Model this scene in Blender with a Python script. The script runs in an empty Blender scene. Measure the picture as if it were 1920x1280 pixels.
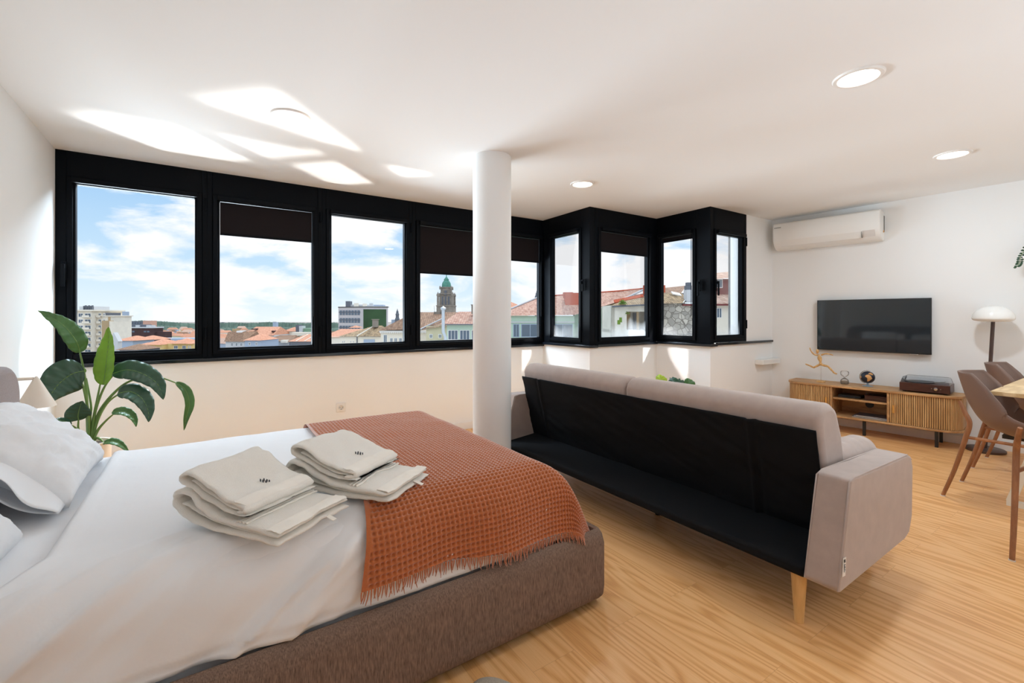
import bpy, bmesh, math, random
from mathutils import Vector, Matrix, noise
random.seed(7)
S = bpy.context.scene
COL = S.collection
PI = math.pi

# ------------------------------------------------------------------ camera
F = 853.0; HX = 960.0; HY = 593.0; EYE = 1.25
YAW = math.atan2(2215 - 960, 853)
FW = Vector((math.cos(YAW), math.sin(YAW), 0)); RT = Vector((math.sin(YAW), -math.cos(YAW), 0))
cd = bpy.data.cameras.new('camera'); cam = bpy.data.objects.new('camera', cd); COL.objects.link(cam)
cd.sensor_width = 36; cd.lens = 36 * F / 1920; cd.shift_y = (HY - 640) / 1920
cd.clip_start = .05; cd.clip_end = 6000
cam.location = (0, 0, EYE); cam.rotation_euler = (PI / 2, 0, YAW - PI / 2)
S.camera = cam

def on_y(px, py, y):                      # point of the plane y = const seen at a place in the photo
    d = FW + RT * ((px - HX) / F) + Vector((0, 0, (HY - py) / F))
    return d * (y / d.y) + Vector((0, 0, EYE))

# ------------------------------------------------------------------ materials
def srgb(r, g, b):
    f = lambda c: (c / 255 / 12.92) if c / 255 <= .04045 else ((c / 255 + .055) / 1.055) ** 2.4
    return (f(r), f(g), f(b), 1)

class NT:
    def __init__(s, name):
        s.m = bpy.data.materials.new(name); s.m.use_nodes = True
        s.t = s.m.node_tree; s.n = s.t.nodes; s.l = s.t.links
        s.b = s.n['Principled BSDF']; s.out = s.n['Material Output']
    def add(s, kind, **kw):
        nd = s.n.new(kind)
        for k, v in kw.items():
            if k in nd.inputs: nd.inputs[k].default_value = v
            else: setattr(nd, k, v)
        return nd
    def link(s, a, b): s.l.new(a, b)
    def coord(s, scale=(1, 1, 1), kind='Object', rot=(0, 0, 0)):
        tc = s.add('ShaderNodeTexCoord'); mp = s.add('ShaderNodeMapping')
        mp.inputs['Scale'].default_value = scale; mp.inputs['Rotation'].default_value = rot
        s.link(tc.outputs[kind], mp.inputs['Vector']); return mp.outputs['Vector']
    def ramp(s, fac, stops):
        r = s.add('ShaderNodeValToRGB'); e = r.color_ramp.elements
        while len(e) < len(stops): e.new(.5)
        for el, (p, c) in zip(e, stops): el.position = p; el.color = c
        s.link(fac, r.inputs['Fac']); return r.outputs['Color']
    def math(s, op, a, b=None):
        nd = s.add('ShaderNodeMath'); nd.operation = op
        for i, v in enumerate((a, b)):
            if v is None: continue
            if isinstance(v, (int, float)): nd.inputs[i].default_value = v
            else: s.link(v, nd.inputs[i])
        return nd.outputs[0]
    def bump(s, h, strength, dist=.01):
        b = s.add('ShaderNodeBump', Strength=strength, Distance=dist)
        s.link(h, b.inputs['Height']); s.link(b.outputs['Normal'], s.b.inputs['Normal'])

def sc(c, k): return (min(c[0] * k, 1), min(c[1] * k, 1), min(c[2] * k, 1), 1)

def M(name, col, rough=.5, metal=0., spec=.5, sheen=0., nscale=None, var=.0, bump=0., stretch=(1, 1, 1), coat=0., trans=0., dist=.005, detail=3):
    t = NT(name); b = t.b
    b.inputs['Base Color'].default_value = col; b.inputs['Roughness'].default_value = rough
    b.inputs['Metallic'].default_value = metal; b.inputs['Specular IOR Level'].default_value = spec
    b.inputs['Sheen Weight'].default_value = sheen; b.inputs['Coat Weight'].default_value = coat
    if nscale:
        v = t.coord(stretch); nz = t.add('ShaderNodeTexNoise', Scale=nscale, Detail=detail, Roughness=.6); t.link(v, nz.inputs['Vector'])
        if var: t.link(t.ramp(nz.outputs['Fac'], [(.3, sc(col, 1 - var)), (.7, sc(col, 1 + var))]), b.inputs['Base Color'])
        if bump: t.bump(nz.outputs['Fac'], bump, dist)
    return t.m

def floor_mat():
    t = NT('oak_laminate')
    tc = t.add('ShaderNodeTexCoord'); sx = t.add('ShaderNodeSeparateXYZ'); t.link(tc.outputs['Object'], sx.inputs[0])
    cb = t.add('ShaderNodeCombineXYZ'); t.link(sx.outputs['Y'], cb.inputs['X']); t.link(sx.outputs['X'], cb.inputs['Y'])
    br = t.add('ShaderNodeTexBrick', Scale=1.0); br.inputs['Brick Width'].default_value = 1.28; br.inputs['Row Height'].default_value = .192
    br.inputs['Mortar Size'].default_value = .0006; br.inputs['Mortar Smooth'].default_value = .2
    br.inputs['Color1'].default_value = (0, 0, 0, 1); br.inputs['Color2'].default_value = (1, 1, 1, 1); br.offset = .37
    t.link(cb.outputs[0], br.inputs['Vector'])
    rnd = t.add('ShaderNodeSeparateColor'); t.link(br.outputs['Color'], rnd.inputs[0]); rv = rnd.outputs[0]
    c2 = t.add('ShaderNodeCombineXYZ')
    t.link(t.math('ADD', t.math('MULTIPLY', sx.outputs['X'], 4.6), t.math('MULTIPLY', rv, 37.)), c2.inputs['X'])
    t.link(t.math('ADD', t.math('MULTIPLY', sx.outputs['Y'], .42), t.math('MULTIPLY', rv, 11.)), c2.inputs['Y'])
    n1 = t.add('ShaderNodeTexNoise', Scale=1.0, Detail=2.0, Roughness=.45, Distortion=.4); t.link(c2.outputs[0], n1.inputs['Vector'])
    rings = t.math('SINE', t.math('MULTIPLY', n1.outputs['Fac'], 95.))
    rings = t.math('POWER', t.math('MULTIPLY', t.math('ADD', rings, 1.), .5), 1.6)
    c3 = t.add('ShaderNodeCombineXYZ')
    t.link(t.math('MULTIPLY', sx.outputs['X'], 240.), c3.inputs['X']); t.link(t.math('MULTIPLY', sx.outputs['Y'], 7.), c3.inputs['Y'])
    n2 = t.add('ShaderNodeTexNoise', Scale=1.0, Detail=3.0); t.link(c3.outputs[0], n2.inputs['Vector'])
    g = t.math('ADD', t.math('MULTIPLY', rings, .34), t.math('MULTIPLY', n2.outputs['Fac'], .45))
    g = t.math('ADD', g, t.math('MULTIPLY', rv, .06))
    colr = t.ramp(g, [(.18, srgb(236, 186, 130)), (.5, srgb(222, 165, 104)), (.86, srgb(184, 119, 64))])
    mx = t.add('ShaderNodeMix', data_type='RGBA'); t.link(br.outputs['Fac'], mx.inputs[0]); t.link(colr, mx.inputs[6]); mx.inputs[7].default_value = srgb(196, 144, 94)
    t.link(mx.outputs[2], t.b.inputs['Base Color'])
    t.b.inputs['Roughness'].default_value = .38; t.b.inputs['Specular IOR Level'].default_value = .4
    t.bump(g, .05, .002)
    return t.m

def wood_mat(name, dark, light, scale=(1, 1, 1), rough=.5, rings=14.):
    t = NT(name); v = t.coord(scale)
    n1 = t.add('ShaderNodeTexNoise', Scale=1.0, Detail=2.0, Distortion=.3); t.link(v, n1.inputs['Vector'])
    r = t.math('MULTIPLY', t.math('ADD', t.math('SINE', t.math('MULTIPLY', n1.outputs['Fac'], rings)), 1.), .5)
    n2 = t.add('ShaderNodeTexNoise', Scale=9.0, Detail=3.0); t.link(v, n2.inputs['Vector'])
    g = t.math('ADD', t.math('MULTIPLY', r, .5), t.math('MULTIPLY', n2.outputs['Fac'], .5))
    t.link(t.ramp(g, [(.25, light), (.75, dark)]), t.b.inputs['Base Color'])
    t.b.inputs['Roughness'].default_value = rough; t.bump(g, .06, .002)
    return t.m

def glass_mat(name, dusty=False, tint=(1, 1, 1, 1), gloss=.08, zdust=.25):
    t = NT(name); t.n.remove(t.b)
    tr = t.add('ShaderNodeBsdfTransparent', Color=tint); gl = t.add('ShaderNodeBsdfGlossy', Roughness=.0)
    lw = t.add('ShaderNodeLayerWeight', Blend=.25); mx = t.add('ShaderNodeMixShader')
    t.link(t.math('MULTIPLY', lw.outputs['Fresnel'], gloss / .08 * .25), mx.inputs[0]); t.link(tr.outputs[0], mx.inputs[1]); t.link(gl.outputs[0], mx.inputs[2])
    last = mx.outputs[0]
    if dusty:
        tc = t.add('ShaderNodeTexCoord'); sx = t.add('ShaderNodeSeparateXYZ'); t.link(tc.outputs['Object'], sx.inputs[0])
        nz = t.add('ShaderNodeTexNoise', Scale=2.2, Detail=3.0, Roughness=.5); mp = t.add('ShaderNodeMapping'); mp.inputs['Scale'].default_value = (2.2, 2.2, .6)
        t.link(tc.outputs['Object'], mp.inputs[0]); t.link(mp.outputs[0], nz.inputs['Vector'])
        h = t.math('SUBTRACT', t.math('MULTIPLY', nz.outputs['Fac'], 1.5), t.math('DIVIDE', t.math('SUBTRACT', sx.outputs['Z'], 1.0), zdust))
        cl = t.add('ShaderNodeClamp', Max=.38); t.link(t.math('MULTIPLY', h, .45), cl.inputs['Value'])
        df = t.add('ShaderNodeBsdfDiffuse', Color=(.8, .82, .84, 1)); tl = t.add('ShaderNodeBsdfTranslucent', Color=(.8, .83, .86, 1)); ad = t.add('ShaderNodeMixShader'); ad.inputs[0].default_value = .6
        t.link(df.outputs[0], ad.inputs[1]); t.link(tl.outputs[0], ad.inputs[2])
        m2 = t.add('ShaderNodeMixShader'); t.link(cl.outputs[0], m2.inputs[0]); t.link(last, m2.inputs[1]); t.link(ad.outputs[0], m2.inputs[2]); last = m2.outputs[0]
    t.link(last, t.out.inputs['Surface'])
    return t.m

def emit_mat(name, col, k):
    t = NT(name); t.b.inputs['Base Color'].default_value = (.8, .8, .8, 1)
    t.b.inputs['Emission Color'].default_value = col; t.b.inputs['Emission Strength'].default_value = k
    return t.m

def tile_mat(name, a, b, sx_=5., sz=3.):
    # clay roof tiles: rows across the slope and rolls down it
    t = NT(name); tc = t.add('ShaderNodeTexCoord'); s = t.add('ShaderNodeSeparateXYZ'); t.link(tc.outputs['UV'], s.inputs[0])
    u = t.math('ABSOLUTE', t.math('SINE', t.math('MULTIPLY', s.outputs['X'], PI * sx_)))
    w = t.math('FRACT', t.math('MULTIPLY', s.outputs['Y'], sz))
    nz = t.add('ShaderNodeTexNoise', Scale=2.2, Detail=6.0, Roughness=.7); t.link(tc.outputs['UV'], nz.inputs['Vector'])
    wn = t.add('ShaderNodeTexWhiteNoise'); fl = t.add('ShaderNodeCombineXYZ')
    t.link(t.math('FLOOR', t.math('MULTIPLY', s.outputs['X'], sx_)), fl.inputs[0]); t.link(t.math('FLOOR', t.math('MULTIPLY', s.outputs['Y'], sz)), fl.inputs[1])
    t.link(fl.outputs[0], wn.inputs['Vector'])
    g = t.math('ADD', t.math('MULTIPLY', nz.outputs['Fac'], .75), t.math('MULTIPLY', wn.outputs['Value'], .3))
    t.link(t.ramp(g, [(.25, a), (.8, b)]), t.b.inputs['Base Color'])
    t.b.inputs['Roughness'].default_value = .85
    t.bump(t.math('ADD', u, t.math('MULTIPLY', w, .6)), .8, .08)
    return t.m

def stone_mat(name, a, b, mort, scale):
    t = NT(name); v = t.coord((1, 1, 1))
    vo = t.add('ShaderNodeTexVoronoi', Scale=scale); vo.feature = 'DISTANCE_TO_EDGE'; t.link(v, vo.inputs['Vector'])
    v2 = t.add('ShaderNodeTexVoronoi', Scale=scale); t.link(v, v2.inputs['Vector'])
    sp = t.add('ShaderNodeSeparateColor'); t.link(v2.outputs['Color'], sp.inputs[0])
    c = t.ramp(sp.outputs[0], [(.1, a), (.9, b)])
    k = t.ramp(vo.outputs['Distance'], [(.02, (1, 1, 1, 1)), (.07, (0, 0, 0, 1))])
    mx = t.add('ShaderNodeMix', data_type='RGBA'); t.link(k, mx.inputs[0]); t.link(c, mx.inputs[6]); mx.inputs[7].default_value = mort
    t.link(mx.outputs[2], t.b.inputs['Base Color']); t.b.inputs['Roughness'].default_value = .95
    return t.m

MT = {}
MT['wall'] = M('white_plaster', (.835, .845, .845, 1), .9, spec=.2, nscale=60, bump=.04, dist=.002)
MT['ceil'] = M('white_ceiling_paint', (.85, .865, .875, 1), .9, spec=.2)
MT['base'] = M('white_gloss_paint', (.82, .81, .79, 1), .4)
MT['floor'] = floor_mat()
MT['black'] = M('black_painted_aluminium', (.0035, .0045, .0065, 1), 0.5, spec=.07, nscale=120, bump=.03, dist=.001)
MT['sill'] = M('black_polished_stone', (.008, .011, .016, 1), .12, spec=.6)
MT['blind'] = M('dark_blind_fabric', (.015, .012, .013, 1), .9, spec=.08, nscale=400, bump=.08, dist=.001)
MT['pane'] = glass_mat('window_glass')
MT['pane_d'] = glass_mat('dusty_window_glass', True)
MT['sheet'] = M('white_cotton', (.83, .84, .86, 1), .85, spec=.2, sheen=.1, nscale=22, bump=.10, dist=.01)
MT['pillow'] = M('white_percale', (.84, .85, .87, 1), .8, spec=.2, nscale=10, bump=.18, dist=.02)
MT['base_fab'] = M('brown_woven_upholstery', srgb(122, 102, 90), .95, spec=.15, nscale=1.0, var=.42, bump=.35, stretch=(330, 330, 38), dist=.002, detail=4)
MT['head_fab'] = M('grey_upholstery', srgb(160, 152, 152), .95, spec=.15, nscale=260, var=.1, bump=.15, dist=.002)
MT['towel'] = M('cream_terry', srgb(240, 236, 228), .95, spec=.1, sheen=.3, nscale=420, var=.05, bump=.6, dist=.004)
MT['hem'] = M('cream_flat_weave', srgb(240, 235, 226), .9, spec=.1, nscale=300, bump=.2, dist=.002)
MT['ink'] = M('dark_thread', (.07, .07, .08, 1), .8)
MT['velvet'] = M('taupe_velvet', srgb(176, 160, 152), .85, spec=.2, sheen=.35, nscale=14, var=.07, bump=.06, dist=.004, detail=6)
MT['lining'] = M('black_nonwoven_lining', (.0045, .0055, .0075, 1), .75, spec=.2, nscale=60, bump=.15, dist=.003, detail=6)
MT['wood_leg'] = wood_mat('pale_beech', srgb(204, 160, 100), srgb(226, 186, 126), (14, 14, 2.5))
MT['wood_chair'] = wood_mat('walnut_stained_wood', srgb(140, 92, 58), srgb(172, 118, 78), (16, 16, 3))
MT['shell'] = M('brown_moulded_plastic', srgb(126, 104, 94), .45, spec=.4)
MT['table'] = wood_mat('pale_oak_top', srgb(204, 172, 126), srgb(228, 200, 156), (3, 14, 14), .45)
MT['white_metal'] = M('white_powder_coat', srgb(232, 228, 214), .4)
MT['slat'] = wood_mat('oak_slats', srgb(184, 143, 93), srgb(214, 174, 120), (60, 60, 3), .5)
MT['oak_gap'] = M('oak_gap_shade', srgb(92, 62, 36), .7)  # slat backing, darkened to paint in the shade of the gaps
MT['oak'] = wood_mat('oak_veneer', srgb(170, 128, 84), srgb(204, 161, 112), (3, 18, 18), .5)
MT['handle_w'] = wood_mat('honey_oak', srgb(206, 148, 72), srgb(222, 168, 92), (30, 30, 5), .4)
MT['iron'] = M('black_iron', (.012, .012, .013, 1), .45)
MT['screen'] = M('dark_glossy_screen', (.006, .012, .017, 1), .05, spec=.8)
MT['bezel'] = M('black_plastic', (.012, .012, .013, 1), .35)
MT['ac'] = M('white_plastic', (.82, .815, .79, 1), .35)
MT['ac2'] = M('grey_white_plastic', srgb(214, 210, 206), .4)
MT['line'] = M('dark_gap', srgb(120, 118, 114), .8)
MT['brownmetal'] = M('dark_brown_metal', srgb(72, 54, 48), .4)
MT['opal'] = M('opal_glass', (.86, .86, .84, 1), .25)
MT['clear'] = glass_mat('clear_glass', gloss=.25)
MT['acrylic'] = glass_mat('smoked_acrylic', tint=(.86, .88, .9, 1), gloss=.3)
MT['sand'] = M('grey_sand', srgb(150, 138, 124), .9, nscale=300, var=.2)
MT['manikin'] = wood_mat('light_birch', srgb(206, 160, 98), srgb(228, 188, 128), (40, 40, 20), .5)
MT['navy'] = M('navy_globe', (.009, .014, .03, 1), .35)
MT['kraft'] = M('kraft_land', srgb(204, 154, 96), .7)
MT['blue_grey'] = M('blue_grey_metal', srgb(158, 176, 190), .35, metal=.3)
MT['mahog'] = M('dark_mahogany', srgb(70, 38, 30), .35, nscale=1, var=.2, stretch=(8, 60, 60))
MT['chrome'] = M('chrome', (.7, .7, .7, 1), .15, metal=1)
MT['paper1'] = M('blue_magazine_cover', srgb(52, 92, 128), .35, nscale=12, var=.6)
MT['paper2'] = M('dark_magazine_cover', srgb(60, 60, 66), .35, nscale=16, var=.7)
MT['leaf'] = M('glossy_leaf', srgb(62, 104, 46), .36, spec=.5, nscale=8, var=.18)
MT['leaf_n'] = M('bright_leaf', srgb(112, 154, 40), .4, spec=.45, nscale=8, var=.15)
MT['leaf_d'] = M('deep_green_leaf', srgb(40, 74, 52), .32, spec=.5, nscale=9, var=.2)
MT['leaf_sunlit'] = M('sunlit_leaf', srgb(160, 182, 44), .5, nscale=30, var=.2)  # sunlight on the small plant put into the leaf colour
MT['stem'] = M('green_stem', srgb(98, 128, 62), .45)
MT['pot'] = M('cream_ceramic', srgb(236, 222, 204), .5)
MT['soil'] = M('dark_soil', srgb(58, 44, 34), .95, nscale=80, var=.4)
MT['felt'] = M('grey_felt', srgb(176, 168, 154), .95, nscale=200, var=.2, bump=.3, dist=.002)
MT['outlet'] = M('white_socket_plastic', (.8, .79, .77, 1), .35)
MT['glow'] = emit_mat('lit_diffuser', (1, .95, .86, 1), 9.)
MT['ring'] = M('white_lamp_trim', (.85, .84, .82, 1), .4)
MT['cone'] = M('cream_lamp_metal', srgb(222, 208, 192), .5)

# ------------------------------------------------------------------ mesh helper
class MB:
    def __init__(s): s.v = []; s.f = []; s.mi = []; s.uv = {}
    def addf(s, f, m=0, uv=None):
        if uv: s.uv[len(s.f)] = uv
        s.f.append(tuple(f)); s.mi.append(m)
    def box(s, x0, x1, y0, y1, z0, z1, m=0):
        b = len(s.v); s.v += [(x, y, z) for z in (z0, z1) for y in (y0, y1) for x in (x0, x1)]
        for q in ((0, 2, 3, 1), (4, 5, 7, 6), (0, 1, 5, 4), (2, 6, 7, 3), (0, 4, 6, 2), (1, 3, 7, 5)): s.addf([b + i for i in q], m)
        return s
    def obox(s, c, ax, ay, az, m=0):      # oriented box from centre and half axes
        b = len(s.v); c = Vector(c); ax = Vector(ax); ay = Vector(ay); az = Vector(az)
        s.v += [tuple(c + ax * i + ay * j + az * k) for k in (-1, 1) for j in (-1, 1) for i in (-1, 1)]
        for q in ((0, 2, 3, 1), (4, 5, 7, 6), (0, 1, 5, 4), (2, 6, 7, 3), (0, 4, 6, 2), (1, 3, 7, 5)): s.addf([b + i for i in q], m)
        return s
    def prism(s, pts, axis, a0, a1, m=0):
        # pts: polygon in the two other axes, in x,y,z order
        def P(p, a): return {'x': (a, p[0], p[1]), 'y': (p[0], a, p[1]), 'z': (p[0], p[1], a)}[axis]
        b = len(s.v); n = len(pts)
        s.v += [P(p, a0) for p in pts] + [P(p, a1) for p in pts]
        s.addf(range(b, b + n), m); s.addf(range(b + n, b + 2 * n), m)
        for i in range(n): j = (i + 1) % n; s.addf((b + i, b + j, b + n + j, b + n + i), m)
        return s
    def lathe(s, prof, seg=32, c=(0, 0, 0), m=0, sx=1., sy=1., a0=0.):
        b = len(s.v); n = len(prof)
        for i in range(seg):
            a = a0 + 2 * PI * i / seg
            s.v += [(c[0] + r * math.cos(a) * sx, c[1] + r * math.sin(a) * sy, c[2] + z) for r, z in prof]
        for i in range(seg):
            j = (i + 1) % seg
            for k in range(n - 1): s.addf((b + i * n + k, b + j * n + k, b + j * n + k + 1, b + i * n + k + 1), m)
        return s
    def tube(s, pts, r, seg=10, m=0, cap=True):
        pts = [Vector(p) for p in pts]; n = len(pts); b = len(s.v)
        rr = r if isinstance(r, (list, tuple)) else [r] * n
        up = Vector((0, 0, 1)); prev = None
        for i, p in enumerate(pts):
            t = (pts[min(i + 1, n - 1)] - pts[max(i - 1, 0)]).normalized()
            if prev is None:
                ref = up if abs(t.z) < .95 else Vector((1, 0, 0)); e = t.cross(ref).normalized()
            else: e = (prev - t * prev.dot(t)).normalized()
            prev = e; f = t.cross(e)
            for k in range(seg):
                a = 2 * PI * k / seg; q = p + (e * math.cos(a) + f * math.sin(a)) * rr[i]; s.v.append(tuple(q))
        for i in range(n - 1):
            for k in range(seg):
                j = (k + 1) % seg; s.addf((b + i * seg + k, b + i * seg + j, b + (i + 1) * seg + j, b + (i + 1) * seg + k), m)
        if cap:
            s.addf([b + k for k in range(seg)][::-1], m); s.addf([b + (n - 1) * seg + k for k in range(seg)], m)
        return s
    def grid(s, fn, nu, nv, m=0, wu=False, wv=False, uv=False):
        b = len(s.v)
        for i in range(nu):
            for j in range(nv): s.v.append(tuple(fn(i / (nu - (0 if wu else 1)), j / (nv - (0 if wv else 1)))))
        for i in range(nu if wu else nu - 1):
            for j in range(nv if wv else nv - 1):
                i2 = (i + 1) % nu; j2 = (j + 1) % nv
                s.addf((b + i * nv + j, b + i2 * nv + j, b + i2 * nv + j2, b + i * nv + j2), m)
        return s
    def build(s, name, mats, parent=None, smooth=None, bevel=0., bseg=3, subd=0, solid=0., world=False):
        if not isinstance(mats, (list, tuple)): mats = [mats]
        me = bpy.data.meshes.new(name)
        vv = s.v
        if world and parent is not None:
            o = Vector((0, 0, 0)); p = parent
            while p is not None: o += p.location; p = p.parent
            vv = [tuple(Vector(v) - o) for v in s.v]
        me.from_pydata(vv, [], s.f)
        for i, p in enumerate(me.polygons): p.material_index = s.mi[i]
        if s.uv:
            ul = me.uv_layers.new(name='UVMap')
            for i, p in enumerate(me.polygons):
                if i in s.uv:
                    for li, c in zip(p.loop_indices, s.uv[i]): ul.data[li].uv = c
        for m in mats: me.materials.append(m)
        bm = bmesh.new(); bm.from_mesh(me); bmesh.ops.recalc_face_normals(bm, faces=bm.faces); bm.to_mesh(me); bm.free()
        ob = bpy.data.objects.new(name, me); COL.objects.link(ob)
        if parent is not None: ob.parent = parent
        if bevel:
            md = ob.modifiers.new('bevel', 'BEVEL'); md.width = bevel; md.segments = bseg; md.limit_method = 'ANGLE'; md.angle_limit = math.radians(35)
        if solid:
            md = ob.modifiers.new('solid', 'SOLIDIFY'); md.thickness = solid; md.offset = 0
        if subd:
            md = ob.modifiers.new('sub', 'SUBSURF'); md.levels = subd; md.render_levels = subd
        if smooth is None: smooth = 40 if (bevel or subd) else 0
        if smooth:
            try: me.shade_smooth(); me.set_sharp_from_angle(angle=math.radians(smooth))
            except Exception: pass
        return ob

def tag(o, label=None, cat=None, group=None, kind=None):
    if label: o['label'] = label
    if cat: o['category'] = cat
    if group: o['group'] = group
    if kind: o['kind'] = kind
    return o
def thing(name, label, cat, loc=(0, 0, 0), rz=0., group=None):
    o = bpy.data.objects.new(name, None); COL.objects.link(o); o.location = loc; o.rotation_euler = (0, 0, rz); o.empty_display_size = .1
    return tag(o, label, cat, group)
def struct(mb, name, mats, label, cat, **kw):
    return tag(mb.build(name, mats, **kw), label, cat, None, 'structure')
def copy_tree(o, parent=None):
    c = o.copy(); COL.objects.link(c)
    if parent is not None: c.parent = parent
    for ch in o.children: copy_tree(ch, c)
    return c
def catmull(P, n=8):
    P = [Vector(p) for p in P]; out = []
    for i in range(len(P) - 1):
        p0 = P[max(i - 1, 0)]; p1 = P[i]; p2 = P[i + 1]; p3 = P[min(i + 2, len(P) - 1)]
        for k in range(n):
            t = k / n
            out.append(.5 * ((2 * p1) + (p2 - p0) * t + (2 * p0 - 5 * p1 + 4 * p2 - p3) * t * t + (3 * p1 - p0 - 3 * p2 + p3) * t ** 3))
    out.append(P[-1]); return out
def rrect(x0, x1, y0, y1, r, n=6):
    out = []
    for cx, cy, a in ((x1 - r, y1 - r, 0), (x0 + r, y1 - r, PI / 2), (x0 + r, y0 + r, PI), (x1 - r, y0 + r, 1.5 * PI)):
        for i in range(n + 1): t = a + PI / 2 * i / n; out.append((cx + r * math.cos(t), cy + r * math.sin(t)))
    return out
def fbm(x, y, z=0.): return noise.fractal(Vector((x, y, z)), 1., 2., 3)

# ------------------------------------------------------------------ room shell
XL = -.863; YW = 4.469; X1 = 3.503; Y2 = 3.64; X2 = 4.63; Y3 = 2.92; YB = -2.6
def wx(y): return 6.27 - .1 * y           # face of the television wall
def cz(x, y): return 2.435 + .012 * (YW - y) + .002 * x
foot = [(XL, YB), (wx(YB), YB), (wx(Y3), Y3), (X2, Y3), (X2, Y2), (X1, Y2), (X1, YW), (XL, YW)]
m = MB(); m.prism([(x + (.12 if x > 5 else 0), y) for x, y in foot], 'z', -.12, 0)
struct(m, 'floor', MT['floor'], 'warm oak laminate plank floor of the whole room', 'floor')
big = [(XL - .2, YB - .2), (wx(YB) + .25, YB - .2), (wx(Y3) + .25, Y3 + .12), (X2 + .12, Y3 + .12), (X2 + .12, Y2 + .12), (X1 + .12, Y2 + .12), (X1 + .12, YW + .12), (XL - .2, YW + .12)]
m = MB(); n = len(big); m.v = [(x, y, cz(x, y)) for x, y in big] + [(x, y, cz(x, y) + .3) for x, y in big]
m.addf(range(n)); m.addf(range(n, 2 * n))
for i in range(n): m.addf((i, (i + 1) % n, n + (i + 1) % n, n + i))
struct(m, 'ceiling', MT['ceil'], 'smooth white plaster ceiling with round downlights', 'ceiling')
m = MB(); m.box(XL - .2, XL, YB - .2, YW + .2, -.12, 2.75); struct(m, 'wall_left', MT['wall'], 'white wall behind the bed headboard and cone lamp', 'wall')
m = MB(); m.prism([(wx(YB), YB), (wx(Y3 + .1), Y3 + .1), (wx(Y3 + .1) + .25, Y3 + .1), (wx(YB) + .25, YB)], 'z', -.12, 2.75)
struct(m, 'wall_right', MT['wall'], 'white wall carrying the television and the air conditioner', 'wall')
m = MB(); m.box(XL, wx(YB), YB - .2, YB, -.12, 2.75)
struct(m, 'wall_back', MT['wall'], 'plain white wall opposite the windows, behind the camera', 'wall')
T = .2
SZ = {'A': .910, 'B': .932, 'C': .938, 'D': .945, 'E': .955}
segs = [('A', (XL, XL, YW, YW), (XL, X1 + T, YW, YW + T)), ('B', 0, (X1, X1 + T, Y2 + T, YW)), ('C', 0, (X1, X2 + T, Y2, Y2 + T)), ('D', 0, (X2, X2 + T, Y3 + T, Y2)), ('E', 0, (X2, 5.372, Y3, Y3 + T))]
desc = {'A': 'long white wall below the row of five windows', 'B': 'short white wall below the first side window of the bay', 'C': 'white wall below the window with the half drawn blind in the bay', 'D': 'short white wall below the second side window of the bay', 'E': 'white wall below the last window beside the television wall'}
for k, _, b in segs:
    m = MB(); m.box(*b, -.12, SZ[k] - .03); struct(m, 'wall_front', MT['wall'], desc[k], 'wall')
m = MB(); m.box(5.372, wx(Y3), Y3, Y3 + T, -.12, 2.75); struct(m, 'wall_front', MT['wall'], 'narrow white return wall between the last window and the television wall', 'wall')
# black stone sills
sd = {'A': (XL + .001, X1 - .001, YW - .03, YW + .1), 'B': (X1 - .03, X1 + .1, Y2 - .03, YW - .031), 'C': (X1 + .101, X2 - .001, Y2 - .03, Y2 + .1), 'D': (X2 - .03, X2 + .1, Y3 - .03, Y2 - .031), 'E': (X2 + .101, wx(Y3) - .03, Y3 - .03, Y3 + .0)}
for k in 'ABCDE':
    m = MB(); z = SZ[k]; m.box(*sd[k], z - .028, z); struct(m, 'trim_' + str('ABCDE'.index(k) + 1), MT['sill'], 'glossy black sill on the ' + desc[k], 'window sill', bevel=.004)
# baseboards
m = MB(); m.box(XL + .001, X1, YW - .014, YW - .001, 0, .08); struct(m, 'baseboard_front', MT['base'], 'white baseboard along the long window wall', 'baseboard', bevel=.004)
m = MB(); m.prism([(wx(YB) - .014, YB), (wx(Y3) - .014, Y3 - .001), (wx(Y3) - .001, Y3 - .001), (wx(YB) - .001, YB)], 'z', 0, .085); struct(m, 'baseboard_right', MT['base'], 'white baseboard under the television wall', 'baseboard', bevel=.004)
m = MB(); m.box(XL + .001, XL + .014, YB, YW - .02, 0, .08); struct(m, 'baseboard_left', MT['base'], 'white baseboard under the wall behind the bed', 'baseboard', bevel=.004)
m = MB(); m.lathe([(.0, -.02), (.145, -.02), (.145, 2.49), (0, 2.49)], 64, (1.818, 2.945, 0)); struct(m, 'column', MT['wall'], 'round white column from floor to ceiling beside the sofa', 'column', smooth=40)

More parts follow.
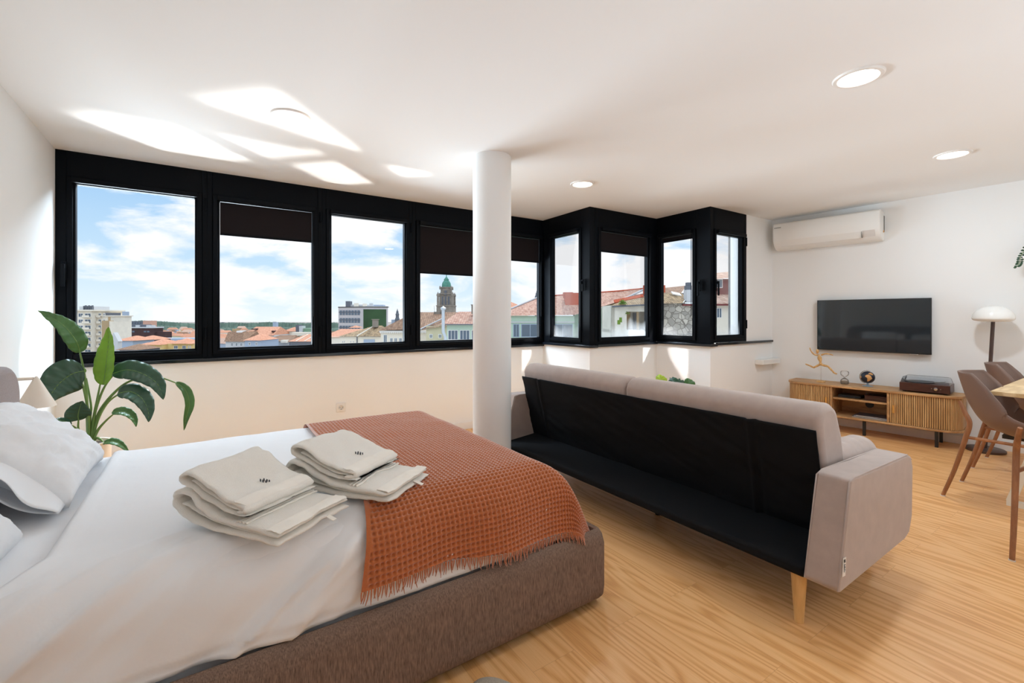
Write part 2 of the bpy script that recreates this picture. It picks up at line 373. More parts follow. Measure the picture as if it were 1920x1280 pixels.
# ------------------------------------------------------------------ windows
WN = [0]
def window(seg, org, rot, x0, x1, a, b, gb, gt, lab, handle=None, hinge=None, dusty=False, blind=None, rail=False, blab=None):
    WN[0] += 1; zb = SZ[seg]; zt = 2.475
    w = thing('window_%d' % WN[0], lab, 'window', (org[0], org[1], 0), rot); w['kind'] = 'structure'
    d = .075; s = .05
    m = MB(); m.box(x0, a - s, .0, d, zb, zt); m.box(b + s, x1, .0, d, zb, zt)
    m.box(a - s, b + s, .0, d, gt + s, zt); m.box(a - s, b + s, .0, d, zb, gb - s + .005)
    m.build('frame', MT['black'], w, bevel=.003, bseg=2)
    m = MB(); g = .004; xa, xb, za, zc = a - s + g, b + s - g, gb - s + g, gt + s - g
    def ring(q, y0, y1, i, o):
        q.box(a - o, a - i, y0, y1, gb - o, gt + o); q.box(b + i, b + o, y0, y1, gb - o, gt + o)
        q.box(a - i, b + i, y0, y1, gt + i, gt + o); q.box(a - i, b + i, y0, y1, gb - o, gb - i)
    ring(m, -.016, .020, .014, s - .003); ring(m, .022, .055, .014, s); ring(m, -.004, .05, .0, .014)
    m.build('sash', MT['black'], w, bevel=.003, bseg=2)
    m = MB(); m.box(a - .006, b + .006, .028, .034, gb - .006, gt + .006); m.build('pane', MT['pane_d'] if dusty else MT['pane'], w)
    if handle is not None:
        m = MB(); hz = 1.58 if seg == 'A' else 1.60
        m.box(handle - .014, handle + .014, -.028, -.014, hz - .07, hz + .06); m.box(handle - .010, handle + .010, -.052, -.026, hz + .01, hz + .04); m.box(handle - .011, handle + .011, -.058, -.044, hz - .12, hz + .04)
        m.build('handle', MT['black'], w, bevel=.004)
    if hinge is not None:
        for hz in (gt - .04, gb + .12):
            m = MB(); m.tube([(hinge, -.012, hz - .05), (hinge, -.012, hz + .05)], .008, 10); m.build('hinge', MT['black'], w, smooth=40)
    if blind is not None or rail:
        t = thing('roller_blind', blab, 'blind', (org[0], org[1], 0), rot, 'dark roller blinds of the window band')
        m = MB(); m.box(a - .02, b + .02, -.052, -.02, gt + .004, gt + .042); m.build('headrail', MT['black'], t, bevel=.006)
        if blind is not None:
            m = MB(); m.box(a + .002, b - .002, .004, .0065, blind, gt - .004); m.build('fabric', MT['blind'], t)
            m = MB(); m.box(a + .002, b - .002, .001, .010, blind - .014, blind + .004); m.build('bottom_bar', MT['black'], t, bevel=.002)
            m = MB(); m.box(b + .004, b + .010, -.034, -.028, 1.25, gt + .01); m.build('pull_chain', MT['black'], t)
A0 = (XL, YW)
LA = lambda x: x - XL
bl = 'blackframed '
window('A', A0, 0, 0, LA(.031), LA(-.755), LA(-.053), .99, 2.20, 'large black framed window nearest the bed head, apartment block behind it', handle=LA(-.815), hinge=LA(.02), rail=True, blab='dark roller blind fully rolled up on the window nearest the bed head')
window('A', A0, 0, LA(.031), LA(.912), LA(.116), LA(.827), .99, 2.20, 'black framed window with blind a fifth down, second from the bed head', hinge=LA(.90), blind=1.937, blab='dark roller blind lowered about a fifth, second window from the bed head')
window('A', A0, 0, LA(.912), LA(1.793), LA(.996), LA(1.706), .992, 2.20, 'black framed window showing the grey office block, no blind lowered', hinge=LA(1.78), rail=True, blab='rolled up dark blind of the window showing the grey office block')
window('A', A0, 0, LA(1.793), LA(2.685), LA(1.879), LA(2.60), .992, 2.20, 'black framed window with the domed tower, just before the column', blind=1.714, blab='deeply lowered dark roller blind above the domed tower')
window('A', A0, 0, LA(2.685), LA(3.578), LA(2.77), LA(3.443), .992, 2.20, 'black framed window in the corner just past the column', blind=1.925, blab='dark roller blind lowered on the window just past the column')
window('B', (X1, YW), -PI / 2, 0.001, .829, .178, .652, 1.007, 2.194, 'narrow black framed side window of the bay facing a tiled roof with chimney', handle=.735, dusty=True, rail=True, blab='rolled up dark blind of the first narrow side window')
window('C', (X1, Y2), 0, .08, 1.202, .173, .958, 1.015, 2.20, 'black framed bay window looking at the ruined white house', dusty=True, blind=1.985, blab='dark roller blind lowered above the ruined white house')
window('D', (X2, Y2), -PI / 2, 0.001, .72, .071, .496, 1.025, 2.20, 'narrow black framed side window looking at the stone wall', handle=.60, dusty=True, blind=2.155, blab='dark roller blind barely lowered above the stone wall view')
window('E', (X2, Y3), 0, .08, .742, .093 + .02, .64, 1.037, 2.176, 'last narrow black framed window beside the television wall', handle=.075, hinge=.722, dusty=True, rail=True, blab='rolled up dark blind of the last window beside the television wall')

# ------------------------------------------------------------------ ceiling lamps
def downlight(x, y, label):
    z = cz(x, y)
    t = thing('downlight', label, 'ceiling light', (x, y, z), 0, 'round recessed ceiling downlights')
    m = MB(); m.lathe([(.084, -.004), (.090, -.010), (.106, -.009), (.112, -.001), (.112, .004)], 40); m.build('trim_ring', MT['ring'], t, smooth=40)
    m = MB(); m.lathe([(0, -.0035), (.086, -.0035), (.086, .003), (0, .003)], 40); m.build('diffuser', MT['glow'], t)
    return t
LAMPS = [(.438, 3.014, 'round downlight above the bed, near the sunlit ceiling streaks'), (2.792, .936, 'largest looking round downlight, above the sofa'), (4.728, .981, 'round downlight nearest the television wall'), (2.861, 3.068, 'round downlight just past the column')]
for x, y, l in LAMPS: downlight(x, y, l)
exec_lamps = [(x, y) for x, y, l in LAMPS] + [(.438, .2), (.438, -1.2), (2.79, -1.2), (4.73, -1.2)]  # last four are unseen fill lights added without fixtures

# ------------------------------------------------------------------ bed
bed = thing('bed', 'low brown woven upholstered bed frame with grey headboard', 'bed', (.37, 2.2, 0))
BX0, BX1, BY0, BY1 = -.70, 1.468, 1.402, 3.02
prof = [(.018, .03), (.004, .045), (0, .08), (0, .26), (.010, .300), (.022, .318), (.034, .324), (.046, .318), (.050, .30), (.050, .06)]
m = MB(); loops = []
for o, z in prof:
    l = rrect(BX0 + o, BX1 - o, BY0 + o, BY1 - o, max(.055 - o, .006), 7); loops.append(len(m.v)); m.v += [(x, y, z) for x, y in l]
nn = len(l)
for a_, b_ in zip(loops, loops[1:] + loops[:1]):
    for i in range(nn): j = (i + 1) % nn; m.addf((a_ + i, a_ + j, b_ + j, b_ + i))
m.box(BX0 + .06, BX1 - .06, BY0 + .06, BY1 - .06, .16, .20)
m.build('upholstered_base', MT['base_fab'], bed, smooth=50, world=True)
m = MB(); hp = [(1.30, .02), (3.07, .02)] + [(3.07 - .16 + .16 * math.cos(t), 1.03 - .16 + .16 * math.sin(t)) for t in [PI / 2 * i / 8 for i in range(9)]] + [(1.30 + .16 - .16 * math.cos(t), 1.03 - .16 + .16 * math.sin(t)) for t in [PI / 2 * (8 - i) / 8 for i in range(9)]]
m.prism(hp, 'x', -.815, -.705); m.build('headboard', MT['head_fab'], bed, bevel=.03, bseg=4, world=True)
for x in (-.6, 1.36):
    for y in (1.5, 2.9):
        m = MB(); m.tube([(x, y, 0), (x, y, .17)], .025, 12); m.build('foot', MT['bezel'], bed, world=True)

# mattress with fitted sheet
mt = thing('mattress', 'white mattress in a wrinkled fitted sheet, bare strip before the pillows', 'mattress', (.3, 2.2, .2))
def sheet_fn(u, v):
    x = -.70 + 1.95 * u; y = 1.485 + 1.43 * v
    e = min((x + .70) * 3, (1.25 - x), y - 1.485, 2.915 - y); r = .07
    z = .585 - (r - math.sqrt(max(r * r - max(r - max(e, 0), 0) ** 2, 0)))
    return (x, y, z + .006 * fbm(x * 4, y * 14 + x * 3) * (1 if e > .05 else 0))
m = MB(); m.grid(sheet_fn, 60, 90); m.build('fitted_sheet', MT['sheet'], mt, smooth=180, world=True)
m = MB(); m.box(-.69, 1.24, 1.495, 2.905, .2005, .50); m.build('core', MT['sheet'], mt, bevel=.04, world=True)

# draped top sheet
def edge(d, r, th):
    if d <= 0: return d, 0.
    t = d / r
    if t < th: return r * math.sin(t), r * (1 - math.cos(t))
    q = d - r * th
    return r * math.sin(th) + q * math.cos(th), r * (1 - math.cos(th)) + q * math.sin(th)
def drape(x, y, top, xe, yn, yf, r, thx, thy):
    # x, y: distances on the unfolded cloth; edges at x = xe, y = yn and y = yf
    ox, dx = edge(x - (xe - r), r, thx); X = xe - r + ox
    if y < (yn + yf) / 2: oy, dy = edge((yn + r) - y, r, thy); Y = yn + r - oy
    else: oy, dy = edge(y - (yf - r), r, thy); Y = yf - r + oy
    return Vector((X, Y, top - (dx ** 2.4 + dy ** 2.4) ** (1 / 2.4)))
def displaced(fn, hfn, nu, nv):
    P = [[fn(i / (nu - 1), j / (nv - 1)) for j in range(nv)] for i in range(nu)]
    m = MB()
    for i in range(nu):
        for j in range(nv):
            a = P[min(i + 1, nu - 1)][j] - P[max(i - 1, 0)][j]; b = P[i][min(j + 1, nv - 1)] - P[i][max(j - 1, 0)]
            nn_ = a.cross(b)
            if nn_.length > 1e-9: nn_.normalize()
            m.v.append(tuple(P[i][j] + nn_ * hfn(i / (nu - 1), j / (nv - 1), P[i][j])))
    for i in range(nu - 1):
        for j in range(nv - 1): b0 = i * nv + j; m.addf((b0, b0 + nv, b0 + nv + 1, b0 + 1))
    return m
TS_TOP = .607; TSN = 1.458; TSF = 2.962
U0, U1 = -.345, 1.52; V0, V1 = TSN - .215, TSF + .215
def tsx(u, y):
    q = max(0., min(1., (1.68 - y) / .42)); x0 = U0 - .33 * q * q * (3 - 2 * q)
    return x0 + (U1 - x0) * u
def ts(u, v): return drape(tsx(u, V0 + (V1 - V0) * v), V0 + (V1 - V0) * v, TS_TOP, 1.29, TSN, TSF, .15, 1.50, 1.50)
def tsh(u, v, p):
    y = V0 + (V1 - V0) * v; x = tsx(u, y)
    side = max(0, min(1, (1.72 - y) / .3)) if y < 2.2 else 0
    w = .004 * fbm(x * 2.2, y * 2.2, 3.) + .0035 * fbm(x * 3 + y * 4, (y - x) * 1.6, 7.)
    rg = 1 - abs(fbm(x * 3.2 + (1.7 - y) * 4.5, y * 1.0, 1.)) * 2.2; w += side * (.030 * rg ** 3 * (1 if rg > 0 else 0) + .016 * fbm(x * 5 + (1.7 - y) * 6.0, y * 1.2, 9.) + .006 * fbm(x * 13 + (1.7 - y) * 14, y * 3, 5.))
    w += .006 * math.exp(-((x - tsx(0, y) - .02 - .012 * fbm(y * 5, 2.)) / .018) ** 2)
    if p.z < .36: w -= .006
    if x > .40: w *= max(.12, 1 - (x - .40) * 9)
    if abs(x - 1.29) < .3 and x > 1.25: w *= .3
    return w
m = displaced(ts, tsh, 130, 170)
o = m.build('top_sheet', MT['sheet'], None, smooth=180, solid=.004); tag(o, 'smooth white top sheet stretched over the mattress, folded edge near the pillows', 'bed sheet')

# pillows
def pillow(name, label, c, ex, ey, ez, a, b, h, seed, flap=None, group=None):
    t = thing(name, label, 'pillow', c, 0, group); ex = Vector(ex).normalized(); ez = (Vector(ez) - ex * Vector(ez).dot(ex)).normalized(); ey = ez.cross(ex)
    def fn(u, v, side):
        x = 2 * u - 1; y = 2 * v - 1
        k = max(0, (1 - abs(x) ** 2.6)) ** .5 * max(0, (1 - abs(y) ** 2.6)) ** .5
        pin = 1 - .07 * (1 - abs(x) ** 2) * abs(y) ** 4; pin2 = 1 - .07 * (1 - abs(y) ** 2) * abs(x) ** 4
        rr = math.hypot(x, y); th = math.atan2(y, x)
        w = .022 * fbm(x * 1.6 + seed, y * 1.6) * k + .014 * fbm(x * 2 + seed, y * 5 + x * 4, 2.) * k ** .5 + .011 * fbm(th * 3.2 + seed, rr * 1.2, 4.) * min(1, rr) * k ** .35 + .005 * fbm(x * 9 + y * 4, y * 4 + seed) * k ** .4
        return ex * (a * x * pin2) + ey * (b * y * pin) + ez * (side * h * k ** .75 + w)
    m = MB(); N = 44
    m.grid(lambda u, v: fn(u, v, 1), N, N); m.grid(lambda u, v: fn(u, v, -.75), N, N)
    ob = m.build('pillowcase', MT['pillow'], t, smooth=180)
    bm = bmesh.new(); bm.from_mesh(ob.data); bmesh.ops.remove_doubles(bm, verts=bm.verts, dist=.0008); bmesh.ops.recalc_face_normals(bm, faces=bm.faces); bm.to_mesh(ob.data); bm.free(); ob.data.shade_smooth()
    if flap:
        s = flap
        def ff(u, v):
            y = (2 * u - 1) * b * .93; q = v
            p = ex * (s * (a * .86 + .15 * q)) + ey * y + ez * (.035 * (1 - (2 * u - 1) ** 2) * (1 - .3 * q) + .014 * math.sin(u * 13 + q * 2) * q)
            return p
        def fg(u, v):
            y = (2 * u - 1) * b * .93; q = v
            return ex * (s * (a * .86 + .12 * q)) + ey * y - ez * (.03 * (1 - (2 * u - 1) ** 2) + .010 * math.sin(u * 9) * q)
        m = MB(); m.grid(ff, 40, 10); m.grid(fg, 40, 10); m.build('open_case_end', MT['pillow'], t, smooth=180, solid=.002)
    return t
# lean: top edge against the headboard, lower edge on the sheet
ez = (.62, 0, .78)
pillow('bed_pillow', 'plump white pillow leaning on the headboard on the window side, open case end showing', (-.555, 2.465, .735), (0, 1, 0.0), None, ez, .325, .225, .105, 1., flap=-1, group='white pillows on the bed')
pillow('bed_pillow', 'white pillow nearest the camera, lying lower, only its corner in view', (-.625, 1.64, .715), (0, 1, 0), None, ez, .33, .225, .095, 4., flap=None, group='white pillows on the bed')

# waffle blanket
BXA = .475; BY_N = TSN - .018; BY_F = TSF + .008; BTOP = TS_TOP + .021
R_ = .155
BU0, BU1 = BXA, 1.30 + .34; 
def blx(u, v):
    t = v                                   # 0 near hem .. 1 far hem
    left = .405 + .06 * min(1, t / .2) + .04 * max(0, t - .2)
    return left + (BU1 - left) * u
BV0n, BV1f = BY_N - .165, BY_F + .20
def bly(u, v):
    near = BV0n - .055 * u + .012 * math.sin(u * 9)
    return near + (BV1f - near) * v
def bl_fn(u, v):
    x, y = blx(u, v), bly(u, v)
    p = drape(x, y, BTOP, 1.305, BY_N, BY_F, R_, 1.12, 1.47)
    s = max(0, (1.60 - y) / .35); 
    p.y -= .012 * s * math.sin(x * 14 + 1.0) * (1 if y < 2 else 0)
    fx = max(0, (x - 1.2) / .35)
    p.x += .018 * fx * math.sin(y * 13 + .6)
    p.z += .004 * fbm(x * 3, y * 3)
    return p
CELL = .0185
def bl_h(u, v, p):
    x, y = blx(u, v), bly(u, v)
    cx = ((x / CELL) % 1 - .5) * 2; cy = ((y / CELL) % 1 - .5) * 2
    if u < .012 or u > .988: return .0028
    pit = math.exp(-(cx ** 4 + cy ** 4) / .16); groove = .25 * (abs(cy) < .35)
    return .0026 - .0085 * pit - .002 * groove
nu, nv = 340, 560
m = displaced(bl_fn, lambda u, v, p: -bl_h(u, v, p), nu, nv)
# make sure the relief points outwards (up)
test = displaced(bl_fn, lambda u, v, p: .01, 8, 8)
if Vector(test.v[3 * 8 + 4]).z < bl_fn(3 / 7, 4 / 7).z: pass
else: m = displaced(bl_fn, bl_h, nu, nv)
MT['rust'] = M('rust_cotton', srgb(178, 98, 50), .95, spec=.1, sheen=1., nscale=300, var=.10, bump=.3, dist=.002)
bk = m.build('waffle_blanket', MT['rust'], None, smooth=180); tag(bk, 'rust brown waffle weave throw with fringe over the foot of the bed', 'blanket')
m = MB()
for i in range(170):
    u = (i + random.random() * .5) / 170.
    for v_, sgn in ((0., -1),):
        p = bl_fn(u, v_); q = bl_fn(u, .012); d = (p - q).normalized()
        L = .020 + .018 * random.random(); sw = Vector((random.uniform(-.4, .4), random.uniform(-.25, .1), 0))
        p1 = p + d * .008 + Vector((0, -.002, 0)); p2 = p1 + (d + sw * .6).normalized() * L * .5; p3 = p2 + (d + sw).normalized() * L * .5
        m.tube([p + Vector((0, -.002, 0)), p1, p2, p3], [.0026, .0024, .002, .0012], 5)
for i in range(40):                          # fringe of the foot hem close to the corner
    v = .0 + .16 * (i + random.random() * .5) / 40.
    p = bl_fn(1., v); q = bl_fn(.985, v); d = (p - q).normalized(); L = .02 + .018 * random.random(); sw = Vector((random.uniform(-.2, .3), random.uniform(-.4, .4), 0))
    p2 = p + (d + sw * .5).normalized() * L * .5; p3 = p2 + (d + sw).normalized() * L * .5
    m.tube([p, p2, p3], [.0026, .002, .0012], 5)
fr = m.build('fringe', MT['rust'], bk, smooth=180)

# towels
def ribbon(path, t, W, n=10, seed=0., amp=.004, y0=0., sag=0., NY=40):
    c = catmull([(p[0], 0, p[1]) for p in path], n); N = len(c)
    nor = []
    for i in range(N):
        d = (c[min(i + 1, N - 1)] - c[max(i - 1, 0)]).normalized(); nor.append(Vector((-d.z, 0, d.x)))
    ends = [min(1, .35 + .65 * math.sqrt(min(i, N - 1 - i) / 4.)) for i in range(N)]
    loop = [c[i] + nor[i] * t / 2 * ends[i] for i in range(N)] + [c[i] - nor[i] * t / 2 * ends[i] for i in reversed(range(N))]
    m = MB(); K = len(loop)
    for j in range(NY):
        v = j / (NY - 1); y = y0 + W * v; ed = min(v, 1 - v)
        for k, p in enumerate(loop):
            kk = k if k < N else 2 * N - 1 - k
            sq = .45 + .55 * min(1, (ed / .05)) ** .5        # rolled side edges
            q = c[kk] + (p - c[kk]) * sq
            w = amp * fbm(p.x * 8 + seed, y * 8 + seed, p.z * 5) + amp * .45 * fbm(p.x * 20, y * 16 + seed, 3.)
            w += sag * p.z * 8 * (fbm(p.x * 4 + seed, y * 4, 2.) - 1.2 * (2 * v - 1) ** 2 * .25)
            yy = y + .010 * fbm(kk * .06 + seed, y * 2, 1.) * (1 - 2 * ed) 
            m.v.append((q.x + .010 * fbm(y * 6, 1. + seed) * (1 if p.x > .2 else .5), yy, max(q.z + w, .002)))
    for j in range(NY - 1):
        for k in range(K): k2 = (k + 1) % K; m.addf((j * K + k, j * K + k2, (j + 1) * K + k2, (j + 1) * K + k))
    for j in (0, NY - 1):
        for i in range(N - 1): m.addf((j * K + i, j * K + i + 1, j * K + K - 2 - i, j * K + K - 1 - i))
    return m
def towel_pile(o, rz, seed, where):
    L = .43; W = .275
    low = thing('bath_towel', 'folded cream bath towel, lower of the pile ' + where, 'towel', o, rz, 'cream towels on the bed')
    m = ribbon([(L, .010), (.30, .009), (.15, .012), (.06, .028), (.012, .054), (.0, .076), (.018, .094), (.055, .092), (.11, .068), (.18, .046), (.28, .035), (L - .008, .030)], .017, W, seed=seed, amp=.007)
    m.build('folds', MT['towel'], low, smooth=180)
    m = ribbon([(.03, .062), (.07, .050), (.14, .034), (.24, .0225), (L - .03, .0195)], .009, W - .02, seed=seed, amp=.003, y0=.012); m.build('inner_fold', MT['towel'], low, smooth=180)
    m = ribbon([(L - .050, .0425), (L - .024, .0415), (L - .002, .039)], .004, W - .012, seed=seed, amp=.007, y0=.006); m.build('hem', MT['hem'], low, smooth=60)
    for dx in (.0, .014, .028):
        m = ribbon([(L - .165 + dx, .0455 - dx * .03), (L - .160 + dx, .047 - dx * .03), (L - .155 + dx, .0450 - dx * .03)], .005, W - .012, seed=seed, amp=.007, y0=.006); m.build('woven_band', MT['hem'], low, smooth=60)
    m = MB(); m.grid(lambda u, v: (L - .006 + .035 * u, .17 + .016 * v, .018 - .010 * u), 6, 3); m.build('hanging_loop', MT['hem'], low, solid=.0015)
    top = thing('hand_towel', 'folded cream hand towel, upper of the pile ' + where, 'towel', (o[0], o[1], o[2] + .06), rz, 'cream towels on the bed')
    dz = -.06; W2 = W - .02
    m = ribbon([(.300, .056 + dz), (.23, .060 + dz), (.16, .076 + dz), (.10, .100 + dz), (.055, .118 + dz), (.024, .130 + dz), (.018, .148 + dz), (.045, .160 + dz), (.09, .148 + dz), (.15, .118 + dz), (.21, .096 + dz), (.262, .086 + dz), (.285, .078 + dz), (.280, .068 + dz), (.255, .070 + dz)], .014, W2, seed=seed + 5, amp=.006, y0=.010, sag=.012)
    m.build('folds', MT['towel'], top, smooth=180)
    m = ribbon([(.265, .074 + dz), (.20, .080 + dz), (.14, .098 + dz), (.09, .120 + dz), (.05, .134 + dz)], .010, W2 - .02, seed=seed + 5, amp=.004, y0=.020, sag=.010); m.build('inner_fold', MT['towel'], top, smooth=180)
    m = ribbon([(.240, .0975 + dz), (.262, .094 + dz), (.284, .086 + dz)], .004, W2 - .01, seed=seed + 5, amp=.006, y0=.015, sag=.010); m.build('hem', MT['hem'], top, smooth=60)
    m = MB()
    for k, (dx, dy) in enumerate(((0, 0), (.009, .004), (.018, .010), (.004, .013), (.014, .018), (.022, .022))):
        m.obox((.196 + dx * .8, .14 + dy * .8, .1095 + dz - dx * .30), (.0020, .0004, -.0007), (-.0004, .0008, 0), (0, 0, .0040))
    m.build('embroidery', MT['ink'], top)
D55 = math.radians(-54.5)
towel_pile((-.075, 1.735, .6165), D55, 1.3, 'lying on the white sheet nearer the pillows')
towel_pile((.245, 1.815, .6285), D55 + .03, 8.1, 'lying partly on the rust throw')

# slipper on the floor
sl = thing('slipper', 'grey felt slipper toe beside the bed at the bottom edge', 'slipper', (.80, 1.22, 0), math.radians(118))
m = MB(); m.prism([(.115 * math.cos(a) * (1 if math.cos(a) > 0 else 1.1), .052 * math.sin(a) * (1.05 if math.cos(a) > 0 else .85)) for a in [2 * PI * i / 28 for i in range(28)]], 'z', 0, .014); m.build('sole', MT['bezel'], sl, bevel=.003)
def toe(u, v):
    a = PI * v; x = -.02 + .14 * u; w = .056 * math.sqrt(max(0, 1 - max(0, (x - .04) / .085) ** 2.2)) if x < .125 else 0
    return (x, w * math.cos(a), .0145 + .045 * math.sin(a) * math.sqrt(max(0, 1 - (max(0, x - .0) / .125) ** 2)))
m = MB(); m.grid(toe, 14, 18); m.build('upper', MT['felt'], sl, smooth=180, solid=.003)

# ------------------------------------------------------------------ cone wall lamp, socket, junction box
lp = thing('wall_lamp', 'cream cone shaped reading lamp on the wall beside the headboard', 'wall lamp', (XL, 3.38, .92))
m = MB(); m.tube([(XL + .012, 3.38, .925), (XL + .13, 3.38, .925)], .008, 12); m.build('arm', MT['cone'], lp, smooth=40, world=True)
m = MB(); m.tube([(XL + .0005, 3.38, .925), (XL + .02, 3.38, .925)], .045, 24); m.build('wall_plate', MT['cone'], lp, bevel=.003, world=True)
m = MB(); m.lathe([(.004, .0), (.012, -.012), (.078, -.158), (.075, -.158), (.010, -.016), (.0, -.014)], 40, (XL + .14, 3.38, .935)); cn = m.build('shade', MT['cone'], lp, smooth=40, world=True)
m = MB(); m.lathe([(0, -.06), (.015, -.07), (.022, -.10), (.015, -.125), (0, -.13)], 20, (XL + .14, 3.38, .935)); m.build('bulb', MT['opal'], lp, smooth=40, world=True)

so = thing('power_socket', 'white square wall socket low on the window wall', 'socket', (1.08, YW - .0005, .392))
m = MB(); m.box(-.043, .043, -.010, 0, -.043, .043); m.build('plate', MT['outlet'], so, bevel=.006)
m = MB(); m.lathe([(.0, .0), (.019, 0), (.019, .008), (.021, .009), (.021, 0)], 28); so2 = m.build('insert', MT['ac2'], so, smooth=40); so2.rotation_euler = (PI / 2, 0, 0); so2.location = (0, -.0095, 0)
m = MB()
for x in (-.0095, .0095): m.tube([(x, -.0105, 0), (x, -.013, 0)], .0032, 10)
m.box(-.004, .004, -.0125, -.0105, -.019, -.014); m.build('contact_holes', MT['ink'], so)
jb = MB(); jb.box(5.56, 5.96, Y3 - .10, Y3 - .001, .665, .725); tag(jb.build('wall_mounted_box', MT['ac'], None, bevel=.006), 'small white cable box on the wall below the last window', 'cable box')

# ------------------------------------------------------------------ wall frame for things along the television wall
RZ = math.pi / 2 + math.atan(.1)          # local x runs along the wall towards the windows, local y into the room
def wloc(y, z=0., off=0.): return (wx(y) - off * math.cos(math.atan(.1)), y - off * math.sin(math.atan(.1)), z)

# television
tv = thing('television', 'black flat television mounted on the white wall', 'television', wloc(1.915, 1.15), RZ)
m = MB(); m.box(-.498, .498, .035, .065, -.288, .288); m.build('housing', MT['bezel'], tv, bevel=.004)
m = MB(); m.box(-.490, .490, .064, .0665, -.276, .281); m.build('screen', MT['screen'], tv)
m = MB(); m.box(-.40, -.33, .05, .066, -.297, -.287); m.build('sensor_bar', MT['chrome'], tv, bevel=.002)
m = MB(); m.box(-.2, .2, .001, .034, -.15, .15); m.build('wall_bracket', MT['iron'], tv)

# air conditioner
ac = thing('air_conditioner', 'white split air conditioner high on the wall above the television', 'air conditioner', wloc(2.318, 2.06), RZ)
pr = [(.0, .02), (.0, .315), (.155, .325), (.185, .318), (.20, .295), (.205, .20), (.20, .11), (.17, .05), (.12, .012), (.06, 0), (.012, 0)]
m = MB(); m.prism([(y, z) for y, z in pr], 'x', -.52, .525); m.build('casing', MT['ac'], ac, bevel=.012, bseg=4)
m = MB(); m.prism([(.192, .108), (.199, .108), (.166, .038), (.160, .042)], 'x', -.36, .44); m.build('louvre', MT['ac'], ac, bevel=.001)
m = MB(); m.box(-.362, -.359, .163, .199, .04, .112); m.obox((.04, .163, .0405), (.40, 0, 0), (0, .0012, .0008), (0, 0, .0012)); m.build('louvre_gap', MT['line'], ac)
m = MB(); m.prism([(.1975, .112), (.2035, .112), (.170, .045), (.165, .048)], 'x', -.475, -.368); m.build('display_panel', MT['ac2'], ac, bevel=.001)
m = MB()
x = .505
for wdt in (.007, .006, .009, .006, .007, .005, .008): m.box(x - wdt, x, .2025, .2055, .262, .270); x -= wdt + .004
m.build('maker_lettering', MT['line'], ac)
m = MB(); m.box(-.5225, -.519, .012, .045, .10, .27); m.build('side_slot', MT['line'], ac)
m = MB(); m.tube([(-.521, .06, .10), (-.526, .06, .10)], .012, 12); m.build('brass_valve', MT['kraft'], ac)

# media cabinet
CY = 1.905
cb = thing('media_cabinet', 'low oak cabinet with slatted sliding doors and open shelves under the television', 'cabinet', wloc(CY, 0, .012), RZ)
W2 = .745; DP = .385; RC = .17
def plan(o, n=10):
    p = [(-W2 + o, 0.0 + (0)), (-W2 + o, DP - RC)]
    p += [(-W2 + RC - (RC - o) * math.cos(t), DP - RC + (RC - o) * math.sin(t)) for t in [PI / 2 * i / n for i in range(1, n + 1)]]
    p += [(W2 - RC + (RC - o) * math.sin(t), DP - RC + (RC - o) * math.cos(t)) for t in [PI / 2 * i / n for i in range(0, n + 1)]]
    p += [(W2 - o, 0.0)]
    return p
m = MB(); m.prism(plan(0), 'z', .480, .503); m.build('cabinet_top', MT['oak'], cb, bevel=.004)
m = MB(); m.prism(plan(0), 'z', .160, .180); m.build('cabinet_bottom', MT['oak'], cb, bevel=.004)
m = MB(); m.box(-W2 + .012, -.20 + .0, .0, .012, .18, .48); m.box(.28, W2 - .012, .0, .012, .18, .48); m.box(-.2, .28, 0, .012, .18, .40 - .06); m.box(-.2, .28, 0, .012, .40, .48); m.box(-.2, -.03, 0, .012, .34, .40); m.box(.06, .28, 0, .012, .34, .40)
m.build('back_panel', MT['oak'], cb)
m = MB(); m.lathe([(.0, 0), (.038, 0), (.038, .006), (.0, .006)], 24); hl = m.build('cable_hole', MT['iron'], cb); hl.rotation_euler = (-PI / 2, 0, 0); hl.location = (0.02, .013, .285)
for xx in (-.205, .285):
    m = MB(); m.box(xx - .011, xx + .011, .012, DP - .014, .18, .48); m.build('divider', MT['oak'], cb, bevel=.002)
m = MB(); m.box(-.193, .273, .013, DP - .03, .352, .370); m.build('shelf', MT['oak'], cb, bevel=.002)
